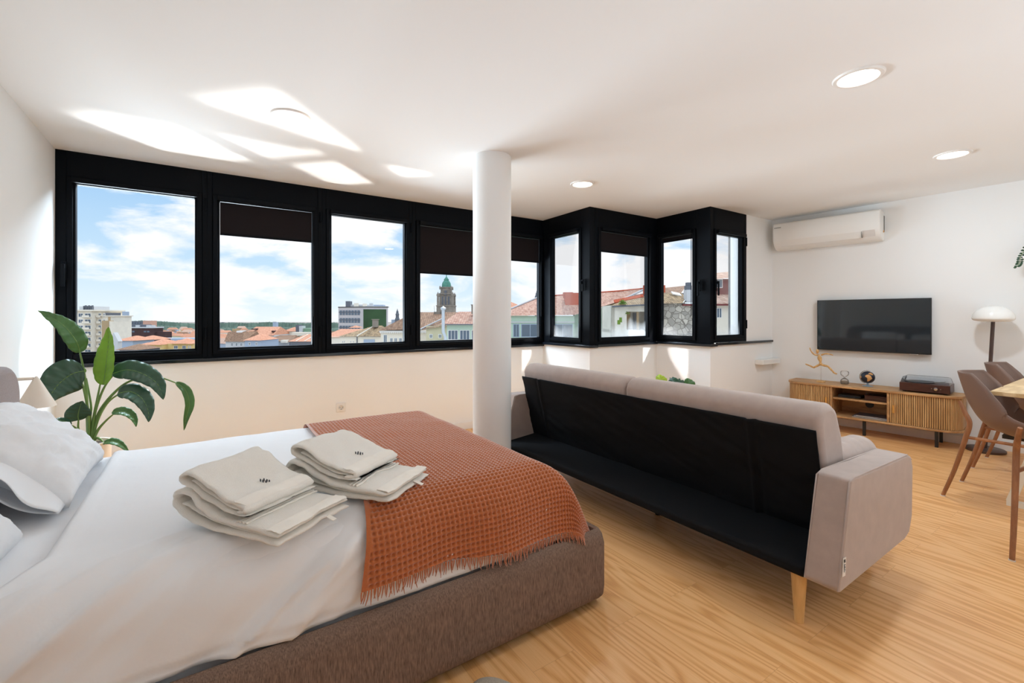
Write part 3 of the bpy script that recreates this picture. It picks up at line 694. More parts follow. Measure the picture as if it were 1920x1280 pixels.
def tambour(x_from, side, name):
    # slats follow the plan curve from the divider round the corner to the wall
    pts = []
    xe = (W2 - .012) * side; rc = RC - .012
    L1 = abs(xe - x_from) - rc; N = 0
    path = lambda d: None
    def at(d):
        if d < L1: return Vector((x_from + side * d, DP - .012)), Vector((0, 1))
        a = (d - L1) / rc
        if a < PI / 2: return Vector((xe - side * rc + side * rc * math.sin(a), DP - .012 - rc + rc * math.cos(a))), Vector((side * math.sin(a), math.cos(a)))
        return Vector((xe, DP - .012 - rc - (d - L1 - rc * PI / 2))), Vector((side, 0))
    tot = L1 + rc * PI / 2 + (.0 if side > 0 else .0) 
    n = round(tot / .0165); m = MB(); w = tot / n
    for i in range(n):
        d = (i + .5) * w; p, nn_ = at(d); tt = Vector((-nn_.y, nn_.x))
        c = p + nn_ * -.006
        m.obox((c.x, c.y, .33), (tt.x * w * .36, tt.y * w * .36, 0), (nn_.x * .006, nn_.y * .006, 0), (0, 0, .148))
    mb_ = MB()
    for i in range(n * 2):
        d0, d1 = i * w / 2, (i + 1) * w / 2; p, a_ = at(d0); q, b_ = at(d1); c = (p + q) / 2 - (a_ + b_) / 2 * .0115
        tt = (q - p) / 2; mb_.obox((c.x, c.y, .33), (tt.x, tt.y, 0), (a_.x * .002, a_.y * .002, 0), (0, 0, .148))
    # plain side panel to the wall
    m.box(min(xe, xe - side * .012), max(xe, xe - side * .012), .012, DP - .012 - rc, .182, .478)
    dr = m.build('tambour_door', MT['slat'], cb, bevel=.0015, bseg=2)
    mb_.build('door_backing', MT['oak_gap'], dr)
    m = MB(); hx = x_from + side * .030; m.box(hx - .008, hx + .008, DP - .012, DP + .008, .285, .365); m.build('door_handle', MT['handle_w'], dr, bevel=.003)
tambour(-.218, -1, 'r'); tambour(.298, 1, 'l')
for xx, yy in ((-.56, DP - .06), (-.56, .06), (.0, DP - .06), (.56, DP - .06), (.56, .06)):
    m = MB(); m.box(xx - .013, xx + .013, yy - .013, yy + .013, 0, .16); m.build('leg', MT['iron'], cb, bevel=.003)

def on_cab(lx, ly, z):
    c, s = math.cos(RZ), math.sin(RZ); l = cb.location
    return (l.x + lx * c - ly * s, l.y + lx * s + ly * c, z)
CT = .5035
# wooden manikin
mk = thing('artist_manikin', 'leaping wooden artist manikin on a thin rod, on the cabinet', 'figurine', on_cab(.43, .19, CT), RZ)
m = MB(); m.lathe([(0, 0), (.042, 0), (.044, .004), (.042, .012), (0, .012)], 28); m.build('stand', MT['manikin'], mk, smooth=40)
m = MB(); m.tube([(0, 0, .012), (0, 0, .20)], .0018, 8); m.build('rod', MT['chrome'], mk)
# the picture's right is local -x
def limb(pts, r, nm):
    m = MB(); c = catmull(pts, 5); N = len(c)
    m.tube(c, [r * (1 - .45 * i / (N - 1)) * (1 + .25 * math.sin(PI * ((i * (len(pts) - 1) / (N - 1)) % 1))) for i in range(N)], 10)
    m.build(nm, MT['manikin'], mk, smooth=60)
m = MB(); m.tube(catmull([(0.0, 0, .185), (.004, 0, .215), (.008, 0, .25), (.016, 0, .285), (.018, 0, .312)], 4), [.004, .012, .018, .017, .013, .012, .013, .016, .019, .021, .022, .021, .018, .012, .008, .006, .005], 14); m.build('torso', MT['manikin'], mk, smooth=60)
m = MB(); m.lathe([(0, -.026), (.008, -.022), (.014, -.008), (.016, .006), (.012, .02), (0, .027)], 16, (.034, 0, .345)); m.build('head', MT['manikin'], mk, smooth=60)
limb([(.03, 0, .302), (.065, .0, .308), (.095, .01, .345), (.108, .012, .385)], .008, 'arm')
limb([(-.002, 0, .305), (-.04, 0, .322), (-.08, .0, .322), (-.118, 0, .312)], .008, 'arm')
limb([(.006, 0, .20), (.06, 0, .165), (.075, 0, .160), (.11, 0, .175), (.155, 0, .192)], .0105, 'leg')
limb([(-.006, 0, .195), (-.055, 0, .185), (-.07, 0, .18), (-.115, 0, .13), (-.125, 0, .115), (-.155, 0, .105)], .0105, 'leg')
# hourglass
hg = thing('hourglass', 'clear glass hourglass with grey sand on the cabinet', 'hourglass', on_cab(.205, .19, CT), RZ)
pf = [(.0, .0), (.034, .001), (.040, .02), (.036, .045), (.014, .066), (.005, .073), (.014, .080), (.036, .102), (.040, .126), (.032, .143), (0, .146)]
pfs = [(p.x, p.z) for p in catmull([(r, 0, z) for r, z in pf], 4)]
m = MB(); m.lathe([(max(r, 0), z) for r, z in pfs], 32); m.build('glass_bulbs', MT['clear'], hg, smooth=180)
m = MB(); m.lathe([(0, .002), (.031, .003), (.037, .02), (.034, .037), (0, .044)], 28); m.build('sand', MT['sand'], hg, smooth=60)
# globe
gb = thing('desk_globe', 'small navy globe with kraft brown continents on a blue grey stand', 'globe', on_cab(.0, .19, CT), RZ)
m = MB(); m.lathe([(0, 0), (.045, 0), (.046, .005), (.02, .010), (.010, .022), (.008, .032), (0, .032)], 28); m.build('stand', MT['blue_grey'], gb, smooth=40)
GC = Vector((0, 0, .097)); GR = .064
def arc(t): a = math.radians(-108 + 216 * t) + math.radians(0); return GC + Vector((math.cos(a + PI * .0 + .42 - PI * 0) * .0, 0, 0))
m = MB(); N = 40; pts = []
for i in range(N + 1):
    a = math.radians(-70 + 180 * i / N + 0); pts.append(GC + Vector((math.cos(a) * .071, 0, math.sin(a) * .071)))
m.tube(pts, .0035, 8); m.build('meridian_ring', MT['chrome'], gb, smooth=60)
m = MB(); m.lathe([(max(.064 * math.cos(a), 0), .064 * math.sin(a)) for a in [-PI / 2 + PI * i / 24 for i in range(25)]], 40, tuple(GC)); gs = m.build('sphere', MT['navy'], gb, smooth=180)
def patch(lonlat, nm):
    # a land area as a thin raised shell; lon measured from the viewer, positive to the picture's right
    cx = sum(p[0] for p in lonlat) / len(lonlat); cy = sum(p[1] for p in lonlat) / len(lonlat); m = MB()
    def q(lo, la, r=.0648):
        lo, la = math.radians(lo), math.radians(la); v = Vector((-math.sin(lo) * math.cos(la), math.cos(lo) * math.cos(la), math.sin(la)))
        v = Matrix.Rotation(math.radians(-20), 3, 'Y') @ v
        return tuple(GC + v * r)
    K = 5; n_ = len(lonlat); rings = []
    for k in range(K + 1):
        f = k / K; rings.append([len(m.v) + i for i in range(n_)]); m.v += [q(cx + (p[0] - cx) * f, cy + (p[1] - cy) * f) for p in lonlat]
    for k in range(K):
        for i in range(n_): j = (i + 1) % n_; m.addf((rings[k][i], rings[k][j], rings[k + 1][j], rings[k + 1][i]))
    m.build(nm, MT['kraft'], gs, smooth=180)
patch([(-2, 32), (12, 36), (30, 30), (38, 20), (50, 10), (44, 2), (38, -14), (30, -30), (22, -34), (16, -20), (12, -4), (4, 4), (-10, 6), (-14, 16), (-8, 26)], 'continent')
patch([(2, 40), (14, 44), (30, 42), (50, 42), (60, 52), (40, 66), (15, 66), (0, 52)], 'continent')
patch([(-60, -2), (-46, -6), (-40, -14), (-50, -30), (-60, -40), (-66, -20)], 'continent')
# turntable
tt = thing('record_player', 'dark wooden record player with clear lid on the cabinet end', 'record player', on_cab(-.47, .195, CT), RZ)
m = MB(); m.box(-.185, .185, -.135, .135, .012, .092); m.build('plinth', MT['mahog'], tt, bevel=.004)
for x in (-.15, .15):
    for y in (-.1, .1): m = MB(); m.tube([(x, y, 0), (x, y, .013)], .014, 12); m.build('foot', MT['bezel'], tt)
m = MB(); m.lathe([(0, .0925), (.115, .0925), (.118, .097), (.115, .100), (0, .100)], 40, (.05, 0, 0)); m.build('platter', MT['bezel'], tt, smooth=40)
m = MB(); m.tube([(-.13, -.09, .105), (-.12, .0, .108), (-.06, .07, .104)], .004, 8); m.build('tone_arm', MT['chrome'], tt, smooth=60)
m = MB(); m.lathe([(0, 0), (.015, 0), (.017, .004), (.014, .016), (0, .017)], 24); kn = m.build('volume_knob', MT['chrome'], tt, smooth=40); kn.rotation_euler = (-PI / 2, 0, 0); kn.location = (-.085, .1352, .052)
m = MB(); m.box(-.059, -.051, .1345, .137, .05, .056); m.build('switch', MT['chrome'], tt)
m = MB(); m.box(-.122, -.114, .1345, .137, .05, .056); m.build('indicator', MT['chrome'], tt)
def lid(u, v): return None
lp_ = [(-.18, -.13, .0935), (.18, -.13, .0935), (.18, .13, .0935), (-.18, .13, .0935)]; lt = [(-.165, -.115, .150), (.165, -.115, .150), (.165, .115, .150), (-.165, .115, .150)]
m = MB(); m.v = lp_ + lt; m.addf((4, 5, 6, 7))
for i in range(4): j = (i + 1) % 4; m.addf((i, j, 4 + j, 4 + i))
m.build('dust_cover', MT['acrylic'], tt, bevel=.012, smooth=40)
# things inside the open shelves
t = thing('game_console', 'flat dark device with cables on the upper cabinet shelf', 'device', on_cab(.14, .2, .3705), RZ)
m = MB(); m.box(-.10, .10, -.08, .08, 0, .028); m.build('casing', MT['bezel'], t, bevel=.004)
m = MB(); m.tube(catmull([(-.06, .085, .01), (-.09, .12, .012), (-.02, .13, .014), (.05, .115, .01), (.09, .14, .012)], 6), .0035, 6); m.build('cable', MT['bezel'], t, smooth=60)
t = thing('wooden_box', 'dark red wooden box on the upper cabinet shelf', 'box', on_cab(-.09, .21, .3705), RZ)
m = MB(); m.box(-.095, .09, -.1, .1, 0, .04); m.build('body', MT['mahog'], t, bevel=.003)
m = MB(); m.box(-.097, .092, -.102, .102, .041, .052); m.build('lid', MT['mahog'], t, bevel=.003)
z = .1805
for k, (ma, dx, r, lb) in enumerate(((MT['paper2'], .0, .02, 'dark magazine at the bottom of the stack in the lower cabinet shelf'), (MT['paper1'], -.02, -.06, 'blue magazine in the middle of the stack in the lower cabinet shelf'), (MT['paper2'], -.03, .05, 'dark illustrated magazine on top of the stack in the lower shelf'))):
    t = thing('magazine', lb, 'magazine', on_cab(-.04 + dx, .23, z), RZ + r, 'magazines in the cabinet')
    m = MB(); m.box(-.145, .145, -.10, .10, 0.001, .007); m.build('pages', MT['ac'], t)
    m = MB(); m.box(-.148, .148, -.103, .103, 0.007, .0085); m.build('cover', ma, t); z += .0092

# floor lamp
fl = thing('floor_lamp', 'dark brown floor lamp with a white mushroom shade by the television wall', 'floor lamp', (6.015, 1.025, 0))
m = MB(); m.lathe([(0, 0), (.135, 0), (.138, .006), (.138, .020), (.130, .026), (0, .028)], 48); m.build('base', MT['brownmetal'], fl, smooth=40)
m = MB(); m.tube([(0, 0, .027), (-.028, -.056, 1.22)], .014, 16); m.build('pole', MT['brownmetal'], fl, smooth=40)
sp = [(0, .002), (.05, .0), (.11, .006), (.137, .022), (.140, .045), (.128, .082), (.10, .115), (.06, .138), (.025, .147), (0, .149)]
m = MB(); m.lathe([(max(p.x, 0), p.z) for p in catmull([(r, 0, z) for r, z in sp], 4)], 48, (-.028, -.056, 1.20)); m.build('shade', MT['opal'], fl, smooth=180)

# wall shelf with trailing plant
ws = thing('wall_shelf', 'white wall shelf at the right edge carrying a trailing plant', 'shelf', wloc(.62, 1.78), RZ)
m = MB(); m.box(-.45, .19, .001, .19, -.016, .0); m.build('board', MT['base'], ws, bevel=.002)
m = MB(); m.box(-.2, -.18, .001, .15, -.1, -.0165); m.build('bracket', MT['base'], ws)
tp = thing('trailing_plant', 'small trailing plant in a taupe pot hanging over the shelf edge', 'potted plant', wloc(.665, 1.781, .10), RZ)
m = MB(); m.lathe([(0, 0), (.05, 0), (.068, .05), (.072, .10), (.064, .10), (.06, .09), (0, .088)], 28); m.build('pot', MT['felt'], tp, smooth=40)
m = MB(); vine = catmull([(.02, .0, .09), (.06, .03, .15), (.10, .03, .13), (.135, .03, .06), (.158, .03, .0), (.165, .03, -.05), (.18, .03, -.085)], 6); m.tube(vine, .0022, 6); m.build('vine', MT['stem'], tp, smooth=60)
m = MB()
for i in range(4, len(vine), 2):
    p = vine[i]
    for s_ in (-1, 1):
        q = p + Vector((s_ * .012, random.uniform(-.01, .01), random.uniform(-.008, .004)))
        m.lathe([(max(.011 * math.sin(PI * k / 6), 0), -.009 + .018 * k / 6) for k in range(7)], 8, tuple(q), sx=1., sy=.5)
m.build('leaves', MT['leaf_d'], tp, smooth=180)

# ------------------------------------------------------------------ sofa bed
sf = thing('sofa_bed', 'taupe velvet sofa bed seen from behind with black lining and wooden legs', 'sofa', (2.4, 1.93, 0))
SY0, SY1 = .722, 3.145
# base box in black lining
m = MB(); m.prism([(1.985, .205), (2.0, .20), (2.80, .20), (2.80, .30), (2.30, .30), (2.26, .285), (2.03, .262), (1.99, .245)], 'y', SY0 + .125, SY1 - .125); m.build('black_base', MT['lining'], sf, bevel=.012, world=True)
seat = MB(); seat.prism([(2.36, .30), (2.36, .40), (2.5, .44), (2.9, .45), (2.97, .42), (2.985, .33), (2.96, .235), (2.80, .225), (2.80, .30)], 'y', SY0 + .13, SY1 - .13)
seat.build('seat_cushion', MT['velvet'], sf, bevel=.03, bseg=4, world=True)
for ya, yb in ((.862, 1.948), (1.953, 3.03)):
    m = MB(); m.prism([(2.285, .30), (2.174, .74), (2.168, .80), (2.185, .842), (2.225, .865), (2.29, .866), (2.345, .835), (2.40, .72), (2.47, .47), (2.47, .30)], 'y', ya, yb)
    m.build('back_cushion', MT['velvet'], sf, bevel=.03, bseg=5, world=True)
def lining(u, v):
    y = .872 + (3.02 - .872) * u; 
    a = Vector((2.292, 0, .262)); b = Vector((2.168, 0, .768)); p = a.lerp(b, v); nrm = Vector((-.506, 0, -.124)).normalized()
    w = .006 * fbm(y * 3 + v * 2, v * 3 - y) * math.sin(PI * v) + .004 * fbm(y * 8 - v * 9, v * 4)
    for yc, am in ((1.16, .011), (1.13, -.006), (2.80, .010), (2.835, -.006)): w += am * math.exp(-((y - yc - .02 * (1 - v)) / .010) ** 2)
    w += .010 * math.exp(-((v - .12 - (1.1 - y) * .25) / .05) ** 2) * (1 if y < 1.4 else 0) * .6
    p = p + nrm * (.016 + w); return (p.x, y, p.z)
m = MB(); m.grid(lining, 200, 40); m.build('back_lining', MT['lining'], sf, smooth=180, solid=.003, world=True)
def arm(y0, y1):
    pts = [(1.972, .222), (1.985, .205), (2.70, .212), (2.765, .228), (2.805, .30), (2.815, .53), (2.79, .585), (2.74, .602), (2.40, .607), (2.13, .618), (2.088, .612), (2.078, .59)]
    m = MB(); m.prism(pts, 'y', y0, y1); return m.build('arm', MT['velvet'], sf, bevel=.016, bseg=4, world=True)
a1 = arm(SY0, SY0 + .122); a2 = arm(SY1 - .122, SY1)
m = MB(); m.obox((2.012, SY0 - .003, .300), (.011, -.001, 0), (0, .0008, 0), (.004, 0, .034)); tg = m.build('care_tag', MT['ac'], a1, world=True); tg['label'] = 'white printed care tag'
m = MB(); m.box(2.008, 2.018, SY0 - .0058, SY0 - .0045, .318, .328)
for k in range(6): m.box(2.006, 2.006 + (.011, .007, .012, .008, .011, .006)[k], SY0 - .0058, SY0 - .0045, .308 - k * .005, .3098 - k * .005)
m.build('tag_print', MT['ink'], a1, world=True)
for y0, ob in ((SY0, a1), (SY1 - .122, a2)):
    m = MB(); path = [(1.978, .215), (2.084, .604), (2.13, .612), (2.74, .597), (2.80, .565)]
    for yy in (y0 + .004, y0 + .118): m.tube([(x - (.004 if i < 2 else 0), yy, z + (.003 if i > 1 else 0)) for i, (x, z) in enumerate(path)], .003, 6)
    m.build('piping', MT['velvet'], ob, smooth=60, world=True)
def leg(x, y, dx, dy, mat, h=.203):
    m = MB(); m.tube([(x + dx, y + dy, 0), (x, y, h)], [.017, .030], 20); m.build('leg', mat, sf, smooth=60, world=True)
leg(2.03, .885, -.008, -.004, MT['wood_leg']); leg(2.03, 2.98, -.008, .004, MT['wood_leg']); leg(2.72, .885, .0, -.004, MT['wood_leg']); leg(2.72, 2.98, .0, .004, MT['wood_leg']); leg(2.38, 1.86, 0, 0, MT['bezel'])
# bolster behind the near arm
bo = thing('bolster_cushion', 'taupe velvet bolster cushion lying along the near sofa arm', 'cushion', (2.62, .93, .455))
def bol(u, v):
    x = 2 * u - 1; a = 2 * PI * v; k = max(0, 1 - abs(x) ** 4) ** .35
    return (x * .24, .085 * k * math.cos(a) , .098 + .096 * k * math.sin(a) + .004 * fbm(x * 4, a))
m = MB(); m.grid(bol, 40, 28, wv=True); m.build('cover', MT['velvet'], bo, smooth=180)

# ------------------------------------------------------------------ dining chairs and table
def make_chair(label, loc, rz):
    t = thing('dining_chair', label, 'chair', loc, rz, 'brown shell dining chairs')
    cl = catmull([(0, .300, .862), (0, .276, .76), (0, .238, .635), (0, .165, .515), (0, .05, .458), (0, -.10, .447), (0, -.225, .462)], 8); N = len(cl)
    def sh(u, v):
        k = v * (N - 1); i = min(int(k), N - 2); p = cl[i].lerp(cl[i + 1], k - i)
        d = (cl[min(i + 1, N - 1)] - cl[max(i - 1, 0)]).normalized(); nrm = Vector((0, d.z, -d.y))
        x = 2 * u - 1; w = .245 - .05 * abs(2 * v - .9) ** 3 - .02 * (1 - v)
        rise = (.10 + .10 * math.sin(PI * min(1, v * 1.15)) ** 1.2 * (1 - .45 * v)) * abs(x) ** 2.4
        drop = .022 * x * x * (1 - v) ** 3
        q = p + nrm * rise; return (x * w * (1 - .12 * abs(x) ** 5), q.y, q.z - drop * 1.)
    m = MB(); m.grid(sh, 26, 44); m.build('seat_shell', MT['shell'], t, smooth=180, solid=.011)
    for s_ in (-1, 1):
        m = MB(); c = catmull([(s_ * .225, .252, .672), (s_ * .238, .225, .60), (s_ * .246, .200, .53), (s_ * .245, .222, .42), (s_ * .243, .275, .2), (s_ * .242, .335, .004)], 6)
        N2 = len(c); m.tube(c, [.010 + .004 * min(1, i / 8) - .003 * max(0, i - 18) / max(1, N2 - 19) for i in range(N2)], 14); m.build('rear_leg', MT['wood_chair'], t, smooth=60)
        m = MB(); m.tube([(s_ * .20, -.135, .44), (s_ * .222, -.20, .2), (s_ * .238, -.255, .004)], [.014, .013, .011], 14); m.build('front_leg', MT['wood_chair'], t, smooth=60)
        m = MB(); m.tube([(s_ * .243, .215, .435), (s_ * .203, -.14, .425)], .0105, 12); m.build('side_rail', MT['wood_chair'], t, smooth=60)
        for yy, nm in ((.335, 0), (-.255, 1)):
            m = MB(); m.tube([(s_ * (.242 if nm == 0 else .238), yy, 0), (s_ * (.242 if nm == 0 else .238), yy, .006)], .0135, 12); m.build('glide', MT['ac2'], t)
    m = MB(); m.tube([(-.2, -.12, .425), (.2, -.12, .425)], .012, 12); m.build('cross_rail', MT['wood_chair'], t, smooth=60)
    m = MB(); m.box(-.05, .05, -.05, .08, .428, .452); m.build('seat_mount', MT['bezel'], t)
    return t
c1 = make_chair('brown shell chair on the long side of the table, nearer the sofa', (4.51, .60, 0), 0)
c2 = copy_tree(c1); c2.location = (5.50, .635, 0); c2['label'] = 'brown shell chair on the long side of the table, nearer the television wall'
c3 = copy_tree(c1); c3.location = (3.76, .245, 0); c3.rotation_euler = (0, 0, PI / 2); c3['label'] = 'brown shell chair at the table end, cut by the right edge of the photo'
tb = thing('dining_table', 'pale oak dining table on white steel legs at the right edge', 'table', (5.05, .25, 0))
m = MB(); m.box(4.372, 5.80, -.20, .722, .722, .750); m.build('table_top', MT['table'], tb, bevel=.003, world=True)
def tleg(x0):
    m = MB(); w = .022; h = .018
    m.box(x0 - h, x0 + h, -.13, .652, 0, .036)
    for ya, yb in ((.632, .44), (-.11, .082)):
        m.obox((x0, (ya + yb) / 2, .378), (h, 0, 0), (0, w, 0), (0, (yb - ya) / 2, .343))
    m.box(x0 - h, x0 + h, .04, .48, .70, .7215)
    m.build('steel_leg', MT['white_metal'], tb, world=True)
tleg(4.02 + .40); tleg(5.6)

# ------------------------------------------------------------------ plants
def zp(zx, zy, y): return on_y(zx / 3.5548, 540 + zy / 3.5548, y)
PY = 3.72
pt = thing('bird_of_paradise_plant', 'tall broad leaved plant in a cream planter by the first window', 'potted plant', (-.575, PY, 0))
m = MB(); m.lathe([(0, 0), (.095, 0), (.102, .01), (.108, .48), (.110, .49), (.098, .49), (.094, .47), (0, .465)], 40, (-.575, PY, 0)); m.build('planter', MT['pot'], pt, smooth=40, world=True)
m = MB(); m.lathe([(0, .470), (.0935, .470), (.093, .466), (0, .466)], 28, (-.575, PY, 0)); m.build('soil', MT['soil'], pt, world=True)
CAMP = Vector((0, 0, EYE))
def leafmesh(mid, hw, fold=.25, droop=.15, face=(0, 0, 0), shape=.62, nu=22, nv=9, tipw=.0, twist=0.):
    c = catmull(mid, 16); N = len(c); m = MB()
    L = [0.]
    for i in range(1, N): L.append(L[-1] + (c[i] - c[i - 1]).length)
    rows = []
    for i in range(N):
        t = L[i] / L[-1]; d = (c[min(i + 1, N - 1)] - c[max(i - 1, 0)]).normalized()
        view = (CAMP - c[i]).normalized() + Vector(face); side = d.cross(view)
        side = side.normalized() if side.length > 1e-6 else Vector((1, 0, 0))
        if twist: side = Matrix.Rotation(twist * t, 3, d) @ side
        nr = side.cross(d).normalized()
        w = hw * (max(0., math.sin(PI * t ** shape)) ** .75) * (1 if t < .995 else 0)
        for k in range(nv):
            s_ = 2 * k / (nv - 1) - 1
            q = c[i] + side * (s_ * w) + nr * (fold * abs(s_) * w - droop * s_ * s_ * w + .05 * hw * math.sin(t * 36 + s_) * abs(s_) + .022 * hw * math.sin(t * 75 - abs(s_) * 7))
            m.v.append(tuple(q))
    for i in range(N - 1):
        for k in range(nv - 1): b = i * nv + k; m.addf((b, b + 1, b + nv + 1, b + nv))
    return m
base = (597, 1010)
LV = [  # petiole, leaf midrib, half width in metres, y offsets (start, tip), material, fold, facing
 ([(590, 1010), (575, 700), (556, 540), (533, 430)], [(533, 428), (505, 350), (430, 255), (340, 195), (255, 150)], .058, (-.02, -.10), 'leaf', .30, (.4, 0, .5)),
 ([(588, 1010), (590, 850), (560, 680), (525, 590)], [(560, 552), (480, 572), (400, 630), (345, 700), (318, 770)], .098, (-.06, -.16), 'leaf_d', .08, (.3, 0, .2)),
 ([(600, 1010), (622, 880), (648, 740), (668, 640)], [(690, 645), (702, 560), (715, 440), (725, 340), (722, 258)], .054, (.0, .04), 'leaf_n', .55, (-.5, 0, .1)),
 ([(602, 1010), (630, 840), (690, 670), (755, 580)], [(748, 572), (850, 545), (960, 575), (1050, 640), (1090, 742)], .068, (.02, -.06), 'leaf_d', .25, (.1, 0, .5)),
 ([(604, 1010), (660, 830), (790, 670), (910, 604), (1050, 592), (1175, 632)], [(1170, 628), (1235, 680), (1262, 770), (1240, 870), (1226, 948)], .030, (.04, .02), 'leaf', .5, (.3, 0, .4)),
 ([(606, 1010), (650, 880), (720, 760), (800, 702)], [(785, 702), (870, 690), (945, 735), (985, 810), (992, 892)], .058, (.0, -.12), 'leaf_d', .3, (.2, 0, .5)),
 ([(606, 1010), (650, 950), (700, 890), (755, 840)], [(748, 826), (810, 822), (860, 838), (895, 875), (908, 924)], .030, (-.02, -.12), 'leaf', .4, (.2, 0, .5)),
 ([(592, 1010), (545, 985), (522, 940), (523, 880)], [(524, 880), (520, 850), (530, 800), (548, 752)], .060, (-.02, -.06), 'leaf_d', .15, (0, 0, .3)),
 ([(590, 1012), (540, 975), (500, 930), (468, 912)], [(475, 912), (430, 888), (380, 884), (328, 892)], .026, (-.06, -.14), 'leaf_d', .3, (0, 0, 1.)),
 ([(592, 1014), (588, 1000), (584, 992), (582, 985)], [(585, 985), (550, 975), (510, 982), (470, 975)], .022, (-.06, -.12), 'leaf_d', .3, (0, 0, 1.)),
 ([(608, 1014), (640, 1000), (670, 1008), (692, 1030)], [(688, 1032), (740, 1022), (800, 1040), (862, 1095)], .024, (-.06, -.16), 'leaf', .35, (0, 0, .8)),
 ([(595, 1010), (600, 860), (606, 780), (575, 600)], [(572, 560), (540, 545), (500, 548), (460, 556)], .016, (.04, .03), 'leaf_n', .3, (0, 0, .3)),
]
for pet, mid, hw, (ya, yb), mt_, fo, fc in LV:
    n_ = len(pet); P3 = [zp(x, y, PY + ya * i / (n_ - 1)) for i, (x, y) in enumerate(pet)]
    P3[0] = Vector((P3[0].x, P3[0].y, .468))
    c = catmull(P3, 6); m = MB(); m.tube(c, [.0095 - .0055 * i / (len(c) - 1) for i in range(len(c))], 8); st = m.build('stem', MT['stem'], pt, smooth=60, world=True)
    n_ = len(mid); Q3 = [zp(x, y, PY + ya + (yb - ya) * i / (n_ - 1)) for i, (x, y) in enumerate(mid)]
    lf = leafmesh(Q3, hw, fo, .12, fc).build('leaf', MT[mt_], pt, smooth=180, solid=.0014, world=True)
    c = catmull(Q3, 6); m = MB(); m.tube(c, [.0035 - .0025 * i / (len(c) - 1) for i in range(len(c))], 6); m.build('midrib', MT['stem'], lf, smooth=60, world=True)
# leafy plant behind the sofa
pp = thing('leafy_plant', 'small leafy plant with ribbed round leaves peeping over the sofa back', 'potted plant', (3.85, 2.83, 0))
m = MB(); m.lathe([(0, 0), (.10, 0), (.13, .40), (.118, .40), (.112, .38), (0, .38)], 32, (3.85, 2.83, 0)); m.build('planter', MT['pot'], pp, smooth=40, world=True)
def rleaf(c, r, face, mt_, el=1.0):
    c = Vector(c); f = Vector(face).normalized(); up = Vector((0, 0, 1)); e = up.cross(f).normalized(); g = f.cross(e)
    m = MB(); K = 6; Nn = 20
    for k in range(K + 1):
        q = k / K
        for i in range(Nn):
            a = 2 * PI * i / Nn; rr = r * q * (1 + .12 * math.cos(3 * a)); m.v.append(tuple(c + e * rr * math.cos(a) + g * rr * el * math.sin(a) + f * (.25 * r * (1 - q * q) + .012 * math.sin(a * 8) * q)))
    for k in range(K):
        for i in range(Nn): j = (i + 1) % Nn; m.addf((k * Nn + i, k * Nn + j, (k + 1) * Nn + j, (k + 1) * Nn + i))
    lf = m.build('leaf', MT[mt_], pp, smooth=180, solid=.002, world=True)
    m = MB(); m.tube(catmull([(3.85 + (c.x - 3.85) * .1, 2.83 + (c.y - 2.83) * .1, .38), (3.85 + (c.x - 3.85) * .5, 2.83 + (c.y - 2.83) * .5, .5), tuple(c)], 5), .004, 6); m.build('leaf_stem', MT['stem'], pp, smooth=60, world=True)
def xp(px, py, x):
    d = FW + RT * ((px - HX) / F) + Vector((0, 0, (HY - py) / F)); return d * (x / d.x) + Vector((0, 0, EYE))
for px, py, x, r, fc, mt_ in ((1239, 712, 3.80, .055, (-.7, -.5, .5), 'leaf_sunlit'), (1233, 722, 3.75, .05, (-.8, -.2, .5), 'leaf'), (1250, 722, 3.72, .05, (-.5, -.3, .8), 'leaf_sunlit'), (1262, 713, 3.86, .045, (-.6, -.2, .9), 'leaf_d'), (1272, 716, 3.80, .055, (-.3, -.6, .9), 'leaf_d'), (1268, 725, 3.72, .06, (-.6, -.5, .5), 'leaf_d'), (1292, 719, 3.82, .05, (-.7, -.7, .3), 'leaf'), (1280, 728, 3.7, .05, (-.6, -.4, .6), 'leaf'), (1256, 730, 3.66, .05, (-.6, -.4, .6), 'leaf_sunlit')):
    rleaf(xp(px, py, x), r, fc, mt_)

# ------------------------------------------------------------------ the city outside
GZ = -48.
VR = YAW - PI / 2
C1 = lambda r, g, b, **k: M('paint_%d_%d_%d' % (r, g, b), srgb(r, g, b), .9, spec=.2, **k)
MT['cream'] = C1(226, 208, 172, nscale=.3, var=.06); MT['creamw'] = C1(230, 222, 206, nscale=.4, var=.06); MT['tan'] = C1(176, 152, 118)
MT['yellow'] = C1(222, 196, 134); MT['palegrey'] = C1(196, 198, 200); MT['bluegrey'] = C1(164, 178, 196); MT['darkbrown'] = C1(76, 58, 58, nscale=.4, var=.15)
MT['slate'] = C1(104, 108, 116); MT['mint'] = C1(186, 208, 190, nscale=.6, var=.06); MT['beige'] = C1(206, 198, 168, nscale=.8, var=.06); MT['plaster_old'] = C1(222, 218, 206, nscale=1.5, var=.08)
MT['stonegrey'] = C1(140, 132, 122, nscale=.5, var=.25); MT['verdigris'] = C1(88, 140, 124, nscale=.6, var=.25); MT['oxblood'] = C1(118, 62, 62); MT['zinc'] = M('zinc_metal', (.55, .6, .65, 1), .35, metal=.6)
MT['wglass'] = M('dark_window_pane', srgb(84, 100, 116), .15, spec=.6); MT['wframe'] = C1(232, 230, 226); MT['mural'] = M('green_mural', srgb(52, 84, 48), .8, nscale=.14, var=.5, detail=6)
MT['rubble'] = stone_mat('rubble_stone', srgb(150, 146, 138), srgb(196, 190, 178), srgb(112, 106, 98), 2.0)
MT['concrete'] = C1(92, 91, 90, nscale=6, var=.2); MT['tree'] = M('tree_crown', srgb(78, 98, 84), .95, nscale=.05, var=.3); MT['ground'] = C1(150, 142, 134, nscale=.02, var=.2)
MT['moss'] = M('weed_leaves', srgb(110, 140, 50), .8)
MT['brick'] = C1(186, 92, 66)
